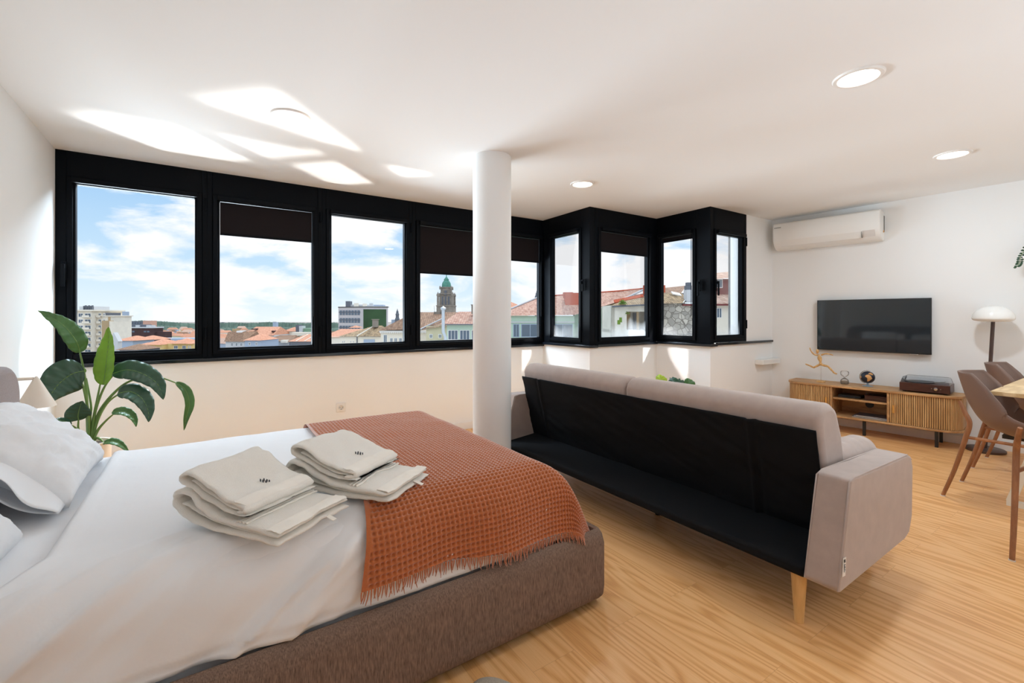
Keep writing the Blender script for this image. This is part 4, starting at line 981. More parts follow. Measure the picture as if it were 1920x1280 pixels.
TL = {'orange': tile_mat('orange_clay_tiles', srgb(190, 120, 92), srgb(232, 176, 142)), 'brown': tile_mat('weathered_brown_tiles', srgb(112, 82, 62), srgb(172, 136, 108)), 'pink': tile_mat('pinkish_clay_tiles', srgb(158, 104, 86), srgb(216, 178, 156), 4.6, 2.6),
      'mossy': tile_mat('old_mossy_tiles', srgb(104, 84, 62), srgb(200, 170, 130), 4.6, 2.6), 'pale': tile_mat('pale_clay_tiles', srgb(178, 130, 108), srgb(236, 206, 184), 4.6, 2.6)}
m = MB(); a = FW; r = RT
pts = []
for d, w in ((12, 60), (4000, 5200)):
    for s_ in (-1, 1): p = a * d + r * (w * s_); pts.append((p.x, p.y, GZ))
m.v = pts + [(x, y, GZ - 1) for x, y, z in pts]
for q in ((0, 1, 3, 2), (4, 5, 7, 6), (0, 1, 5, 4), (2, 3, 7, 6), (0, 2, 6, 4), (1, 3, 7, 5)): m.addf(q)
struct(m, 'city_ground', MT['ground'], 'pale ground of the city far below the windows', 'ground')

class Ext:
    def __init__(s, name, label, cat, px, D, group=None, rz=0.):
        s.px = px; s.D = D; p = FW * D + RT * ((px - HX) / F * D)
        s.o = thing(name, label, cat, (p.x, p.y, GZ), VR + rz, group)
    def X(s, px): return (px - s.px) / F * s.D
    def Z(s, py, y=0.): return EYE + (HY - py) / F * (s.D + y) - GZ
    def P(s, px, y, py): return (((px - HX) * (s.D + y) - (s.px - HX) * s.D) / F, y, s.Z(py, y))
def slope(m, p, mi=0):
    p = [Vector(q) for q in p]; u = (p[1] - p[0]).normalized(); w = p[-1] - p[0]; v = (w - u * w.dot(u)).normalized()
    b = len(m.v); m.v += [tuple(q) for q in p]
    m.addf(range(b, b + len(p)), mi, [((q - p[0]).dot(u), (q - p[0]).dot(v)) for q in p])
def hip(m, x0, x1, y0, y1, ze, zr, ha, hb, mi=0, yr=None):
    ym = (y0 + y1) / 2 if yr is None else yr
    A, B, C, D = (x0, y0, ze), (x1, y0, ze), (x1, y1, ze), (x0, y1, ze); R0, R1 = (x0 + ha, ym, zr), (x1 - hb, ym, zr)
    slope(m, (A, B, R1, R0), mi); slope(m, (C, D, R0, R1), mi)
    slope(m, (D, A, R0), mi); slope(m, (B, C, R1), mi)
    b = len(m.v); m.v += [A, B, C, D]; m.addf((b, b + 1, b + 2, b + 3), mi)
def front_gable(m, x0, x1, y0, y1, ze, zr, mi=0, wall=1):
    xm = (x0 + x1) / 2
    slope(m, ((x0, y1, ze), (x0, y0, ze), (xm, y0, zr), (xm, y1, zr)), mi); slope(m, ((x1, y0, ze), (x1, y1, ze), (xm, y1, zr), (xm, y0, zr)), mi)
    b = len(m.v); m.v += [(x0 + .2, y0 + .15, ze), (x1 - .2, y0 + .15, ze), (xm, y0 + .15, zr - .15)]; m.addf((b, b + 1, b + 2), wall)
def win(par, x0, x1, z0, z1, y, f=.12, bars=1, frame='wframe'):
    m = MB(); m.box(x0, x1, y - .05, y + .02, z0, z1, 0); g = MB
    m.box(x0 + f, x1 - f, y - .06, y - .05, z0 + f, z1 - f, 1)
    for k in range(bars): xm = x0 + (x1 - x0) * (k + 1) / (bars + 1); m.box(xm - f * .35, xm + f * .35, y - .08, y - .05, z0 + f, z1 - f, 0)
    return m.build('window', [MT[frame], MT['wglass']], par)

# cream apartment block with balconies
e = Ext('apartment_block', 'cream apartment block with stacked balconies at the left of the first window', 'building', 160, 230)
W = e.Z(583); fh = 3.05
m = MB(); m.box(e.X(90), e.X(172), 0, 18, 0, W); m.box(e.X(172), e.X(191), 3, 18, 0, e.Z(593)); m.build('wall', MT['creamw'], e.o)
m = MB(); m.box(e.X(88), e.X(177), -1.2, 18.5, W, W + .7); m.box(e.X(171), e.X(193), 2.4, 18.5, e.Z(593), e.Z(593) + .5); m.build('roof_slab', MT['creamw'], e.o)
m = MB(); m.box(e.X(138), e.X(166), 3, 12, W + .7, e.Z(574)); 
m.build('roof_hut', MT['palegrey'], e.o)
for k in range(6):
    m = MB(); m.box(e.X(148 + k * 3.2), e.X(149.3 + k * 3.2), 2.2, 3, W + .7, e.Z(573 - (k % 2))); m.build('vent_stack', MT['slate'], e.o)
m = MB(); m.box(e.X(180), e.X(191.5), 5, 11, e.Z(593) + .5, e.Z(586)); m.build('water_tank', MT['slate'], e.o)
for k in range(8):
    z = W - 1.4 - k * fh
    for i, (xa, xb, dp) in enumerate(((146, 157, .1), (158, 171.5, -1.4), (173.5, 181, 2.0), (182.5, 188.5, 2.0))):
        win(e.o, e.X(xa + 1), e.X(xb - 1), z - 1.6, z + .3, 0 if xa < 172 else 3, .18, 1)
        if i in (1, 2):
            m = MB(); m.box(e.X(xa), e.X(xb), dp, 0 if xa < 172 else 3, z - 2.0, z - 1.75); m.box(e.X(xa), e.X(xb), dp, dp + .15, z - 2.0, z - .75); m.build('balcony', MT['creamw'], e.o)
e = Ext('apartment_block', 'blank tan gable wall slab beside the cream balcony block', 'building', 198, 215)
m = MB(); m.box(e.X(191), e.X(203), 0, 3, 0, e.Z(601)); m.build('gable_wall', MT['tan'], e.o)
m = MB(); m.box(e.X(203), e.X(205.5), .4, 3, 0, e.Z(602)); m.build('side_wall', MT['creamw'], e.o)
m = MB(); m.box(e.X(192), e.X(193.5), 3, 4, e.Z(601), e.Z(594)); m.build('chimney', MT['tan'], e.o)
# pale blue tower far off
e = Ext('office_tower', 'pale blue grey high rise tower on the skyline', 'building', 214, 1100)
m = MB(); m.box(e.X(203), e.X(226), 0, 25, 0, e.Z(584)); m.build('shaft', MT['bluegrey'], e.o)
m = MB(); m.box(e.X(206), e.X(222), 4, 20, e.Z(584), e.Z(583)); m.build('roof_block', MT['bluegrey'], e.o)
for k in range(9): m = MB(); m.box(e.X(204), e.X(225), -.6, 0, e.Z(586 + k * 2.6), e.Z(587 + k * 2.6)); m.build('window_band', MT['slate'], e.o)
# dark shopping hall
e = Ext('dark_hall', 'long dark brown flat roofed hall in the middle distance', 'building', 255, 330)
m = MB(); m.box(e.X(208), e.X(288), 0, 9, 0, e.Z(615)); m.box(e.X(282), e.X(305), 2, 9, 0, e.Z(622)); m.build('wall', MT['darkbrown'], e.o)
m = MB(); m.box(e.X(206), e.X(289), -.5, 9.5, e.Z(615), e.Z(613)); m.build('roof_slab', MT['palegrey'], e.o)
m = MB(); m.box(e.X(238), e.X(268), 3, 8, e.Z(613), e.Z(608.5)); m.build('roof_hall', MT['slate'], e.o)
for px in (232, 252, 272, 281): m = MB(); m.box(e.X(px), e.X(px + 5), 1, 2.9, e.Z(613), e.Z(609.5)); m.build('roof_unit', MT['palegrey'], e.o)
for px in (240, 248, 270, 276): m = MB(); m.box(e.X(px), e.X(px + 4.5), -.2, 0, e.Z(623), e.Z(620)); m.build('window', MT['wglass'], e.o)
e = Ext('brick_block', 'dark flat block with a pinkish part behind the dark hall', 'building', 255, 480)
m = MB(); m.box(e.X(233), e.X(268), 0, 8, 0, e.Z(602)); m.build('dark_wing', MT['slate'], e.o)
m = MB(); m.box(e.X(268), e.X(283), 0, 8, 0, e.Z(601)); m.build('pink_wing', C1(202, 160, 142), e.o)
for k in range(6): m = MB(); m.box(e.X(236 + k * 5), e.X(238.5 + k * 5), -.3, 0, e.Z(607), e.Z(604)); m.build('window', MT['wglass'], e.o)
# long low slate roof behind the yellow houses
e = Ext('long_shed', 'long blue grey shed roof running behind the yellow houses', 'building', 300, 210)
m = MB(); m.box(e.X(285), e.X(372), 0, 6, 0, e.Z(641)); m.build('wall', MT['slate'], e.o)
m = MB(); m.box(e.X(284), e.X(373), -.6, 7, e.Z(641), e.Z(634)); m.build('parapet', MT['bluegrey'], e.o)
e = Ext('grey_house', 'blue grey house with an orange hip roof, left of the yellow houses', 'house', 235, 150)
m = MB(); m.box(e.X(217), e.X(249), 0, 9, 0, e.Z(638.5)); m.build('wall', MT['bluegrey'], e.o)
m = MB(); hip(m, e.X(216), e.X(253), -.5, 9.5, e.Z(638.5), e.Z(630), 3.1, 2.6); m.build('roof', TL['orange'], e.o)
for px in (221, 225): win(e.o, e.X(px), e.X(px + 2.6), e.Z(648), e.Z(643), 0, .06, 0)
e = Ext('grey_house', 'grey walled house with an orange hip roof in the gap behind the yellow houses', 'house', 268, 160)
m = MB(); m.box(e.X(250), e.X(284), 0, 9, 0, e.Z(637)); m.build('wall', MT['slate'], e.o)
m = MB(); hip(m, e.X(249), e.X(286), -.5, 9.5, e.Z(637), e.Z(629.5), 3.2, 3.0); m.build('roof', TL['orange'], e.o)
e = Ext('yellow_house', 'pair of yellow gabled houses with orange roofs in the first window', 'house', 305, 125)
m = MB(); m.box(e.X(256), e.X(303), 0, 10, 0, e.Z(646)); m.box(e.X(303), e.X(352), 2, 10, 0, e.Z(645)); m.build('wall', MT['yellow'], e.o)
m = MB(); hip(m, e.X(268), e.X(304), -.8, 9, e.Z(646), e.Z(636.5), 2.4, 2.4); hip(m, e.X(312), e.X(342), .8, 9, e.Z(644.5), e.Z(635), 2.1, 2.1); hip(m, e.X(254), e.X(270), .2, 6, e.Z(647), e.Z(643), 1, 1); hip(m, e.X(338), e.X(354), 1.2, 8, e.Z(645), e.Z(641), 1, 1); hip(m, e.X(296), e.X(316), 3, 9, e.Z(645), e.Z(639), 1.4, 1.4)
m.build('roof', TL['orange'], e.o)
for px, w, yy in ((270, 7, 0), (283, 7, 0), (316, 7.5, 2), (332, 7, 2), (259, 2, 0), (262.5, 2, 0), (343, 2, 2), (346.5, 2, 2)): win(e.o, e.X(px), e.X(px + w), e.Z(655), e.Z(648.5), yy, .1, 1 if w > 3 else 0)
e = Ext('brown_gable_house', 'brown gabled roof low in front of the grey house', 'house', 236, 106)
m = MB(); m.box(e.X(222), e.X(250), .3, 8, 0, e.Z(655)); m.build('wall', MT['slate'], e.o)
m = MB(); hip(m, e.X(214), e.X(256), 0, 8, e.Z(656), e.Z(646), 2.6, 2.6); m.build('roof', TL['brown'], e.o)
e = Ext('pale_gable_house', 'white gable wall beside the upright leaf of the tall plant', 'house', 214, 140)
m = MB(); m.box(e.X(207), e.X(221), 0, 1.5, 0, e.Z(640)); m.prism([(e.X(206), e.Z(640)), (e.X(222), e.Z(640)), (e.X(213), e.Z(623))], 'y', 0, 1.5); m.build('wall', MT['palegrey'], e.o)
# second window
e = Ext('big_orange_roof_house', 'big plain orange pitched roof in the second window', 'house', 484, 150)
m = MB(); m.box(e.X(457), e.X(514), 0, 12, 0, e.Z(628)); m.build('wall', MT['palegrey'], e.o)
m = MB(); slope(m, ((e.X(455), -.5, e.Z(628.5)), (e.X(514), -.5, e.Z(628.5)), (e.X(509), 6, e.Z(613)), (e.X(461), 6, e.Z(613)))); slope(m, ((e.X(514), 12.5, e.Z(628.5)), (e.X(455), 12.5, e.Z(628.5)), (e.X(461), 6, e.Z(613)), (e.X(509), 6, e.Z(613)))); slope(m, ((e.X(514), -.5, e.Z(628.5)), (e.X(514), 12.5, e.Z(628.5)), (e.X(509), 6, e.Z(613)))); slope(m, ((e.X(455), 12.5, e.Z(628.5)), (e.X(455), -.5, e.Z(628.5)), (e.X(461), 6, e.Z(613)))); m.build('roof', TL['orange'], e.o)
for px, py in ((468, 617), (506, 621)): m = MB(); m.box(e.X(px), e.X(px + 3.5), 1, 4, e.Z(py + 2), e.Z(py - 1)); m.build('roof_vent', MT['darkbrown'], e.o)
e = Ext('mansard_house', 'old brown mansard roofed house with pale wall and three windows', 'house', 440, 110)
m = MB(); m.box(e.X(423), e.X(458), 0, 8, 0, e.Z(640)); m.build('wall', MT['palegrey'], e.o)
m = MB(); slope(m, ((e.X(422), -.4, e.Z(640)), (e.X(459), -.4, e.Z(640)), e.P(456, 2.4, 622), e.P(428, 2.4, 622))); slope(m, ((e.X(422), 8, e.Z(640)), (e.X(422), -.4, e.Z(640)), e.P(428, 2.4, 622), (e.X(428), 6, e.Z(622)))); slope(m, ((e.X(459), -.4, e.Z(640)), (e.X(459), 8, e.Z(640)), (e.X(456), 6, e.Z(622)), e.P(456, 2.4, 622))); slope(m, (e.P(428, 2.4, 622), e.P(456, 2.4, 622), (e.X(456), 6, e.Z(619)), (e.X(428), 6, e.Z(619)))); m.build('roof', TL['brown'], e.o)
m = MB(); m.box(e.X(433), e.X(444), 2.2, 4, e.Z(624), e.Z(620.5)); m.build('skylight', MT['wframe'], e.o)
m = MB(); m.box(e.X(421), e.X(426), 3, 5, e.Z(632), e.Z(617)); m.build('chimney', MT['tan'], e.o)
for px in (433, 441.5, 450.5): win(e.o, e.X(px), e.X(px + 4.2), e.Z(649), e.Z(642.5), 0, .08, 1)
e = Ext('orange_gable_house', 'small house with orange gabled roof before the big orange roof', 'house', 473, 105)
m = MB(); m.box(e.X(459), e.X(489), 0, 8, 0, e.Z(638)); m.build('wall', MT['bluegrey'], e.o)
m = MB(); hip(m, e.X(457), e.X(490), -.4, 8, e.Z(638), e.Z(626), 1.9, 2.1); m.build('roof', TL['orange'], e.o)
for px in (466, 479): win(e.o, e.X(px), e.X(px + 4), e.Z(647), e.Z(642), 0, .08, 1)
e = Ext('long_brown_roof_house', 'low house with a long brown roof and white chimney block in the second window', 'house', 520, 115)
m = MB(); m.box(e.X(491), e.X(542), 0, 6, 0, e.Z(639)); m.build('wall', MT['palegrey'], e.o)
m = MB(); hip(m, e.X(489), e.X(548), -.4, 7, e.Z(639.5), e.Z(629), 3.2, .6); m.build('roof', TL['brown'], e.o)
m = MB(); m.box(e.X(530), e.X(541), -1.0, 1.0, e.Z(642), e.Z(637)); m.build('chimney', MT['creamw'], e.o)
m = MB(); m.box(e.X(515), e.X(576), 9, 11, e.Z(632), e.Z(625)); m.build('white_wall', MT['creamw'], e.o)
e = Ext('ribbed_roof_house', 'house with orange roof divided by white ribs, lower right of the second window', 'house', 566, 100)
m = MB(); m.box(e.X(542), e.X(598), 0, 8, 0, e.Z(640)); m.build('wall', MT['slate'], e.o)
m = MB(); hip(m, e.X(541), e.X(602), -.3, 8, e.Z(640), e.Z(627.5), 2.2, .2); m.build('roof', TL['orange'], e.o)
for px in (556, 572): m = MB(); m.obox(((e.X(px) + e.X(px + 8)) / 2, 1.75, (e.Z(640) + e.Z(628)) / 2 + .06), (.09, 0, 0), ((e.X(px + 8) - e.X(px)) / 2, 2.0, (e.Z(628) - e.Z(640)) / 2), (0, -.05, .07)); m.build('roof_rib', MT['creamw'], e.o)
e = Ext('green_house', 'green walled house with chimneys at the right side of the second window', 'house', 575, 160)
m = MB(); m.box(e.X(569), e.X(590), 0, 8, 0, e.Z(615.5)); m.build('wall', C1(128, 158, 132), e.o)
m = MB(); m.box(e.X(557), e.X(562), -1, 2, e.Z(624), e.Z(609)); m.build('chimney', MT['slate'], e.o); m = MB(); m.box(e.X(563), e.X(568), -1, 2, e.Z(624), e.Z(611)); m.build('chimney', MT['palegrey'], e.o)
m = MB(); hip(m, e.X(528), e.X(560), 0, 8, e.Z(621), e.Z(613.5), 2.5, 1.5); m.build('roof', TL['orange'], e.o)
m = MB(); m.box(e.X(530), e.X(558), .4, 7.6, 0, e.Z(621)); m.build('low_wall', MT['creamw'], e.o)
e = Ext('grey_tower', 'lone blue grey tower block rising above the far skyline', 'building', 514.5, 900)
m = MB(); m.box(e.X(511.5), e.X(518), 0, 8, 0, e.Z(604)); m.build('shaft', MT['bluegrey'], e.o)
m = MB(); m.box(e.X(511.5), e.X(514.5), 0, 8, e.Z(604), e.Z(603.3)); m.build('roof_block', MT['slate'], e.o)
# third window: office block, corner towards the room
e = Ext('office_block', 'grey office block with rows of windows and a green mural wall', 'building', 677, 187)
z0 = e.Z(576)
Lf, Rf = 52 / F * 187 * 1.06, 46 / F * 187 * 1.06
def ofl(t, out=0.): v = Vector((-math.cos(.40), math.sin(.40), 0)); n_ = Vector((-math.sin(.40), -math.cos(.40), 0)); return v * t + n_ * out
def ofr(t, out=0.): v = Vector((math.cos(.22), math.sin(.22), 0)); n_ = Vector((math.sin(.22), -math.cos(.22), 0)); return v * t + n_ * out
m = MB(); P4 = [ofl(0), ofr(Rf), ofr(Rf) + ofl(Lf), ofl(Lf)]; m.prism([(p.x, p.y) for p in P4], 'z', 0, z0); m.build('wall', C1(196, 190, 190), e.o)
def panel(fn, t0, t1, za, zb, o0, o1, mat_, nm):
    m = MB(); q = [fn(t0, o0), fn(t1, o0), fn(t1, o1), fn(t0, o1)]; m.prism([(p.x, p.y) for p in q], 'z', za, zb); return m.build(nm, mat_, e.o)
for k in range(5):
    zz = e.Z(581.5 + k * 14.6)
    for i in range(7): t0 = .6 + i * 1.58; panel(ofl, t0, t0 + 1.25, zz - 1.95, zz, 0., .08, MT['wglass'], 'window')
    panel(ofl, .4, Lf - .4, zz - .9, zz - .6, .08, .14, MT['slate'], 'window_rail')
panel(ofr, .9, Rf - .7, e.Z(660), e.Z(579.5), 0, .08, MT['mural'], 'mural_wall')
panel(ofl, -.1, Lf + .1, z0 - .05, z0 + .35, -.3, .12, MT['concrete'], 'parapet'); panel(ofr, -.1, Rf + .1, z0 - .05, z0 + .35, -.3, .12, MT['concrete'], 'parapet')
def rb(px0, px1, py0, y0, y1, mat_, nm): m = MB(); m.box(e.X(px0), e.X(px1), y0, y1, z0, e.Z(py0)); return m.build(nm, mat_, e.o)
rb(638, 646, 563.5, 6, 9, MT['slate'], 'lift_tower'); rb(646, 676, 570, 7, 12, MT['palegrey'], 'roof_hall'); rb(654, 662, 567, 6, 7, MT['creamw'], 'roof_unit'); rb(671, 678, 568, 6, 7, MT['creamw'], 'roof_unit'); rb(684, 690, 567.5, 6, 7, MT['palegrey'], 'roof_unit'); rb(692, 711, 570.5, 6, 9, MT['bluegrey'], 'roof_unit'); rb(678, 716, 573, 5, 11, MT['palegrey'], 'roof_hall')
e = Ext('distant_spire', 'small dark church spire on the skyline right of the office block', 'tower', 745, 620)
m = MB(); m.lathe([(3.2, 0), (3.2, e.Z(597)), (2.4, e.Z(596)), (2.2, e.Z(591)), (2.6, e.Z(590)), (2.3, e.Z(588)), (1.8, e.Z(587)), (1.6, e.Z(584)), (.9, e.Z(582)), (.4, e.Z(580)), (0, e.Z(577.5))], 8); m.build('spire', MT['slate'], e.o)
m = MB(); m.box(e.X(733), e.X(748), 2, 12, 0, e.Z(599)); m.build('nave', MT['bluegrey'], e.o)
# nearer roofs of the third window
e = Ext('hip_roof_house', 'cream house with a weathered hip roof and big chimney in the third window', 'house', 680, 62)
m = MB(); m.box(e.X(637), e.X(716), 0, 6, 0, e.Z(630.5)); m.build('wall', MT['creamw'], e.o)
m = MB(); yr = 3.2
A_, B_, K_ = (e.X(635), -.3, e.Z(630.5)), (e.X(671), -.3, e.Z(630)), (e.X(717), -.3, e.Z(630)); T0, T1 = (e.X(690), yr, e.Z(611)), (e.X(704), yr, e.Z(611))
slope(m, (A_, B_, T0)); slope(m, (B_, K_, T1, T0)); slope(m, (K_, (e.X(717), 6.3, e.Z(630)), T1)); slope(m, ((e.X(717), 6.3, e.Z(630)), (e.X(635), 6.3, e.Z(630)), T0, T1)); slope(m, ((e.X(635), 6.3, e.Z(630)), A_, T0)); m.build('roof', TL['mossy'], e.o)
m = MB(); m.tube([(B_[0], B_[1], B_[2] + .03), (T0[0], T0[1], T0[2] + .03)], .09, 8); m.build('ridge_tiles', MT['plaster_old'], e.o)
m = MB(); m.box(e.X(689.5), e.X(698.5), 2.0, 2.8, e.Z(614), e.Z(599.5)); m.box(e.X(688), e.X(700), 1.9, 2.9, e.Z(599.5), e.Z(598.3)); m.build('chimney', MT['stonegrey'], e.o)
for px in (642, 645, 657, 662): win(e.o, e.X(px), e.X(px + 1.6), e.Z(642), e.Z(639), 0, .03, 0)
m = MB(); m.box(e.X(682), e.X(703), -.06, 0, e.Z(645), e.Z(636)); m.build('window', MT['bluegrey'], e.o)
m = MB(); m.box(e.X(669), e.X(670.5), -.12, -.02, e.Z(650), e.Z(631)); m.build('rain_pipe', MT['slate'], e.o)
e = Ext('low_orange_roof_house', 'low house with flat orange roof before the office block', 'house', 640, 90)
m = MB(); m.box(e.X(606), e.X(680), 0, 8, 0, e.Z(631)); m.build('wall', MT['creamw'], e.o)
m = MB(); slope(m, ((e.X(604), -.3, e.Z(632)), (e.X(684), -.3, e.Z(632)), (e.X(680), 8, e.Z(618.5)), (e.X(610), 8, e.Z(618.5)))); m.build('roof', TL['orange'], e.o)
m = MB(); hip(m, e.X(622), e.X(641), 9, 13, e.Z(616.5), e.Z(612), 1, 1); m.build('back_roof', TL['orange'], e.o)
e = Ext('white_cornice_house', 'cream house with ornate white cornice under a brown roof, between third and fourth windows', 'house', 760, 52)
xl, xr = e.X(714), e.X(800)
m = MB(); m.box(xl, xr, 0, 6, 0, e.Z(620)); m.build('wall', MT['creamw'], e.o)
m = MB(); slope(m, ((e.X(712), -.4, e.Z(618.5)), (e.X(800), -.4, e.Z(617)), e.P(800, 3.4, 586), e.P(776, 3.4, 586))); slope(m, ((e.X(712), 7, e.Z(618.5)), (e.X(712), -.4, e.Z(618.5)), e.P(776, 3.4, 586))); slope(m, ((e.X(800), 7, e.Z(618)), (e.X(712), 7, e.Z(618)), e.P(776, 3.4, 586), e.P(800, 3.4, 586))); m.build('roof', TL['brown'], e.o)
m = MB(); m.box(xl - .1, xr, -.22, .0, e.Z(623), e.Z(619.6))
for k in range(22): m.box(xl + k * .24, xl + k * .24 + .12, -.2, 0, e.Z(624.5), e.Z(622.8))
m.build('cornice', MT['wframe'], e.o)
for px in (719, 731, 739, 748): win(e.o, e.X(px), e.X(px + (7 if px == 719 else 6)), e.Z(642), e.Z(627 if px == 719 else 633), 0, .06, 1)
# domed tower
e = Ext('church_tower', 'ornate grey stone tower with a green copper dome', 'tower', 837, 300)
pm = 300 / F
def lz(py): return e.Z(py)
m = MB(); m.box(-5.6, 5.6, -5.6, 5.6, 0, lz(574)); m.box(-3.5, 3.5, -3.5, 3.5, lz(574), lz(550)); m.build('shaft', MT['stonegrey'], e.o)
m = MB(); m.box(-5.9, 5.9, -5.9, 5.9, lz(574.5), lz(572.5)); m.box(-4.2, 4.2, -4.2, 4.2, lz(552), lz(550)); m.build('cornice', MT['stonegrey'], e.o)
m = MB(); m.lathe([(3.9, lz(556)), (3.9, lz(541)), (4.3, lz(540)), (4.3, lz(538.5)), (3.0, lz(538)), (0, lz(538))], 8, a0=PI / 8); m.build('drum', MT['stonegrey'], e.o)
m = MB(); dm = [(2.9, 538), (3.0, 534), (2.75, 530.5), (2.0, 527), (1.55, 525.5), (1.75, 524.5), (1.5, 523), (.9, 521), (.35, 519), (.2, 514), (0, 511)]
m.lathe([(r, lz(py)) for r, py in dm], 16); m.build('copper_dome', MT['verdigris'], e.o, smooth=50)
for sx_ in (-1, 1):
    for sy_ in (-1, 1):
        m = MB(); m.lathe([(.75, lz(574)), (.7, lz(556)), (.95, lz(555)), (.9, lz(552)), (.4, lz(550)), (0, lz(547))], 8, (sx_ * 4.8, sy_ * 4.8, 0)); m.build('pinnacle', MT['stonegrey'], e.o)
        m = MB(); m.lathe([(.55, lz(543)), (.5, lz(539)), (.6, lz(538.6)), (0, lz(535.5))], 8, (sx_ * 3.6, sy_ * 3.6, 0)); m.build('small_pinnacle', MT['stonegrey'], e.o)
for xx in (-2.4, 0, 2.4):
    m = MB(); m.box(xx * .85 - .5, xx * .85 + .5, -3.62, -3.45, lz(571), lz(556)); m.build('belfry_opening', MT['slate'], e.o)
m = MB(); m.box(-.8, .8, -4.2, -3.8, lz(554), lz(545)); m.build('belfry_opening', MT['slate'], e.o)
# beige house, green house of the fourth window
e = Ext('beige_house', 'beige house with two small windows and tiled roof before the domed tower', 'house', 820, 44)
m = MB(); m.box(e.X(799), e.X(838), 0, 5, 0, e.Z(611)); m.prism([(e.X(799), e.Z(611)), (e.X(838), e.Z(611)), (e.X(836), e.Z(606.5)), (e.X(816), e.Z(611))], 'y', 0, .3); m.build('wall', MT['beige'], e.o)
m = MB(); slope(m, ((e.X(786), -.3, e.Z(618)), (e.X(840), -.3, e.Z(610)), e.P(858, 4, 585), e.P(786, 4, 585))); slope(m, ((e.X(858), 8, e.Z(610)), (e.X(786), 8, e.Z(610)), e.P(786, 4, 585), e.P(858, 4, 585))); m.build('roof', TL['brown'], e.o)
m = MB(); a_ = Vector((e.X(788), -.36, e.Z(617.5))); b_ = Vector(e.P(832, 1.6, 596)); m.tube([a_, b_], .07, 8); m.build('verge', MT['palegrey'], e.o)
for px in (805, 822): win(e.o, e.X(px), e.X(px + 6.5), e.Z(634), e.Z(626), 0, .06, 1)
for px, w in ((802, 20), (815, 8)): m = MB(); m.box(e.X(px), e.X(px + w), 3.5, 4.3, e.Z(590), e.Z(583.5)); m.build('chimney', MT['stonegrey'], e.o)
m = MB(); m.tube([e.P(815, 3, 590), e.P(814, 3, 573)], .012, 6); m.build('aerial', MT['iron'], e.o)
e = Ext('green_trim_house', 'house with pinkish tiled roof and a band of windows, behind the column', 'house', 870, 40)
m = MB(); m.box(e.X(838), e.X(955), 0, 6, 0, e.Z(607)); m.build('wall', MT['mint'], e.o)
m = MB(); slope(m, ((e.X(826), -.4, e.Z(607.5)), (e.X(958), -.4, e.Z(607)), e.P(958, 4, 584), e.P(860, 4, 584))); slope(m, ((e.X(958), 8.4, e.Z(607)), (e.X(826), 8.4, e.Z(607)), e.P(860, 4, 584), e.P(958, 4, 584))); m.build('roof', TL['pink'], e.o)
m = MB(); m.box(e.X(880), e.X(890), 2, 2.8, e.Z(588), e.Z(571)); m.box(e.X(879), e.X(891), 1.9, 2.9, e.Z(571), e.Z(569.5)); m.build('chimney', MT['stonegrey'], e.o)
m = MB(); m.box(e.X(836), e.X(956), -.42, -.3, e.Z(609), e.Z(607)); m.build('gutter', MT['slate'], e.o)
for k in range(5): win(e.o, e.X(840 + k * 22), e.X(859 + k * 22), e.Z(637), e.Z(618.5), 0, .05, 2)
e = Ext('flue_pipe', 'shiny zinc flue pipe with a cap rising before the domed tower', 'flue', 835, 30)
m = MB(); m.tube([(0, 0, 0), (0, 0, e.Z(632)), (-.14, 0, e.Z(622)), (-.14, 0, e.Z(581))], .105, 14); m.build('pipe', MT['zinc'], e.o, smooth=40)
m = MB(); m.lathe([(.11, 0), (.16, .01), (.17, .10), (.20, .12), (.0, .26)], 16, (-.14, 0, e.Z(581))); m.build('cap', MT['zinc'], e.o, smooth=40)
# long pink roof house seen right of the column and through the side window
e = Ext('long_tiled_house', 'long mint walled house with a wide pinkish tiled roof right of the column', 'house', 1030, 62)
D0 = 62
m = MB(); m.box(e.X(930), e.X(1077), 0, 8, 0, e.Z(592)); m.box(e.X(1077), e.X(1128), 0, 1.2, 0, e.Z(588)); m.prism([(e.X(1077), e.Z(592)), (e.X(1150), e.Z(571)), (e.X(1150), e.Z(700)), (e.X(1077), e.Z(700))], 'y', .0, .4); m.build('wall', MT['mint'], e.o)
m = MB(); slope(m, ((e.X(928), -.4, e.Z(592)), (e.X(1077), -.4, e.Z(590)), e.P(1160, 6.5, 546), e.P(1012, 6.5, 556.5)))
slope(m, ((e.X(1077), -.4, e.Z(590)), (e.X(1152), -.4, e.Z(569)), e.P(1210, 6.5, 541), e.P(1160, 6.5, 546)))
slope(m, ((e.X(928), 12, e.Z(592)), (e.X(928), -.4, e.Z(592)), e.P(1012, 6.5, 556.5))); m.build('roof', TL['pink'], e.o)
m = MB(); m.tube([(e.X(928), -.4, e.Z(591)), e.P(1012, 6.4, 555.8)], .12, 8); m.build('hip_ridge', MT['palegrey'], e.o)
m = MB(); m.tube([e.P(1012, 6.5, 556), e.P(1160, 6.5, 545.5), e.P(1210, 6.5, 540.5)], .12, 8); m.build('ridge_tiles', MT['brick'], e.o)
m = MB(); m.box(e.X(1064), e.X(1090), 2.4, 4.2, e.Z(572), e.Z(547)); m.box(e.X(1062), e.X(1080), 3.0, 4.4, e.Z(556), e.Z(545.5)); m.build('chimney', MT['brick'], e.o)
m = MB(); m.box(e.X(1118), e.X(1130), 6, 7, e.Z(556), e.Z(537)); m.build('chimney', MT['brick'], e.o)
m = MB(); m.box(e.X(928), e.X(1077), -.12, 0, e.Z(605), e.Z(602.5)); m.build('string_course', MT['palegrey'], e.o)
for xa, xb in ((962, 974), (977, 1011), (1014, 1034), (1036, 1074), (1084, 1100)): win(e.o, e.X(xa), e.X(xb), e.Z(632), e.Z(607), 0, .1, 1, 'bluegrey')
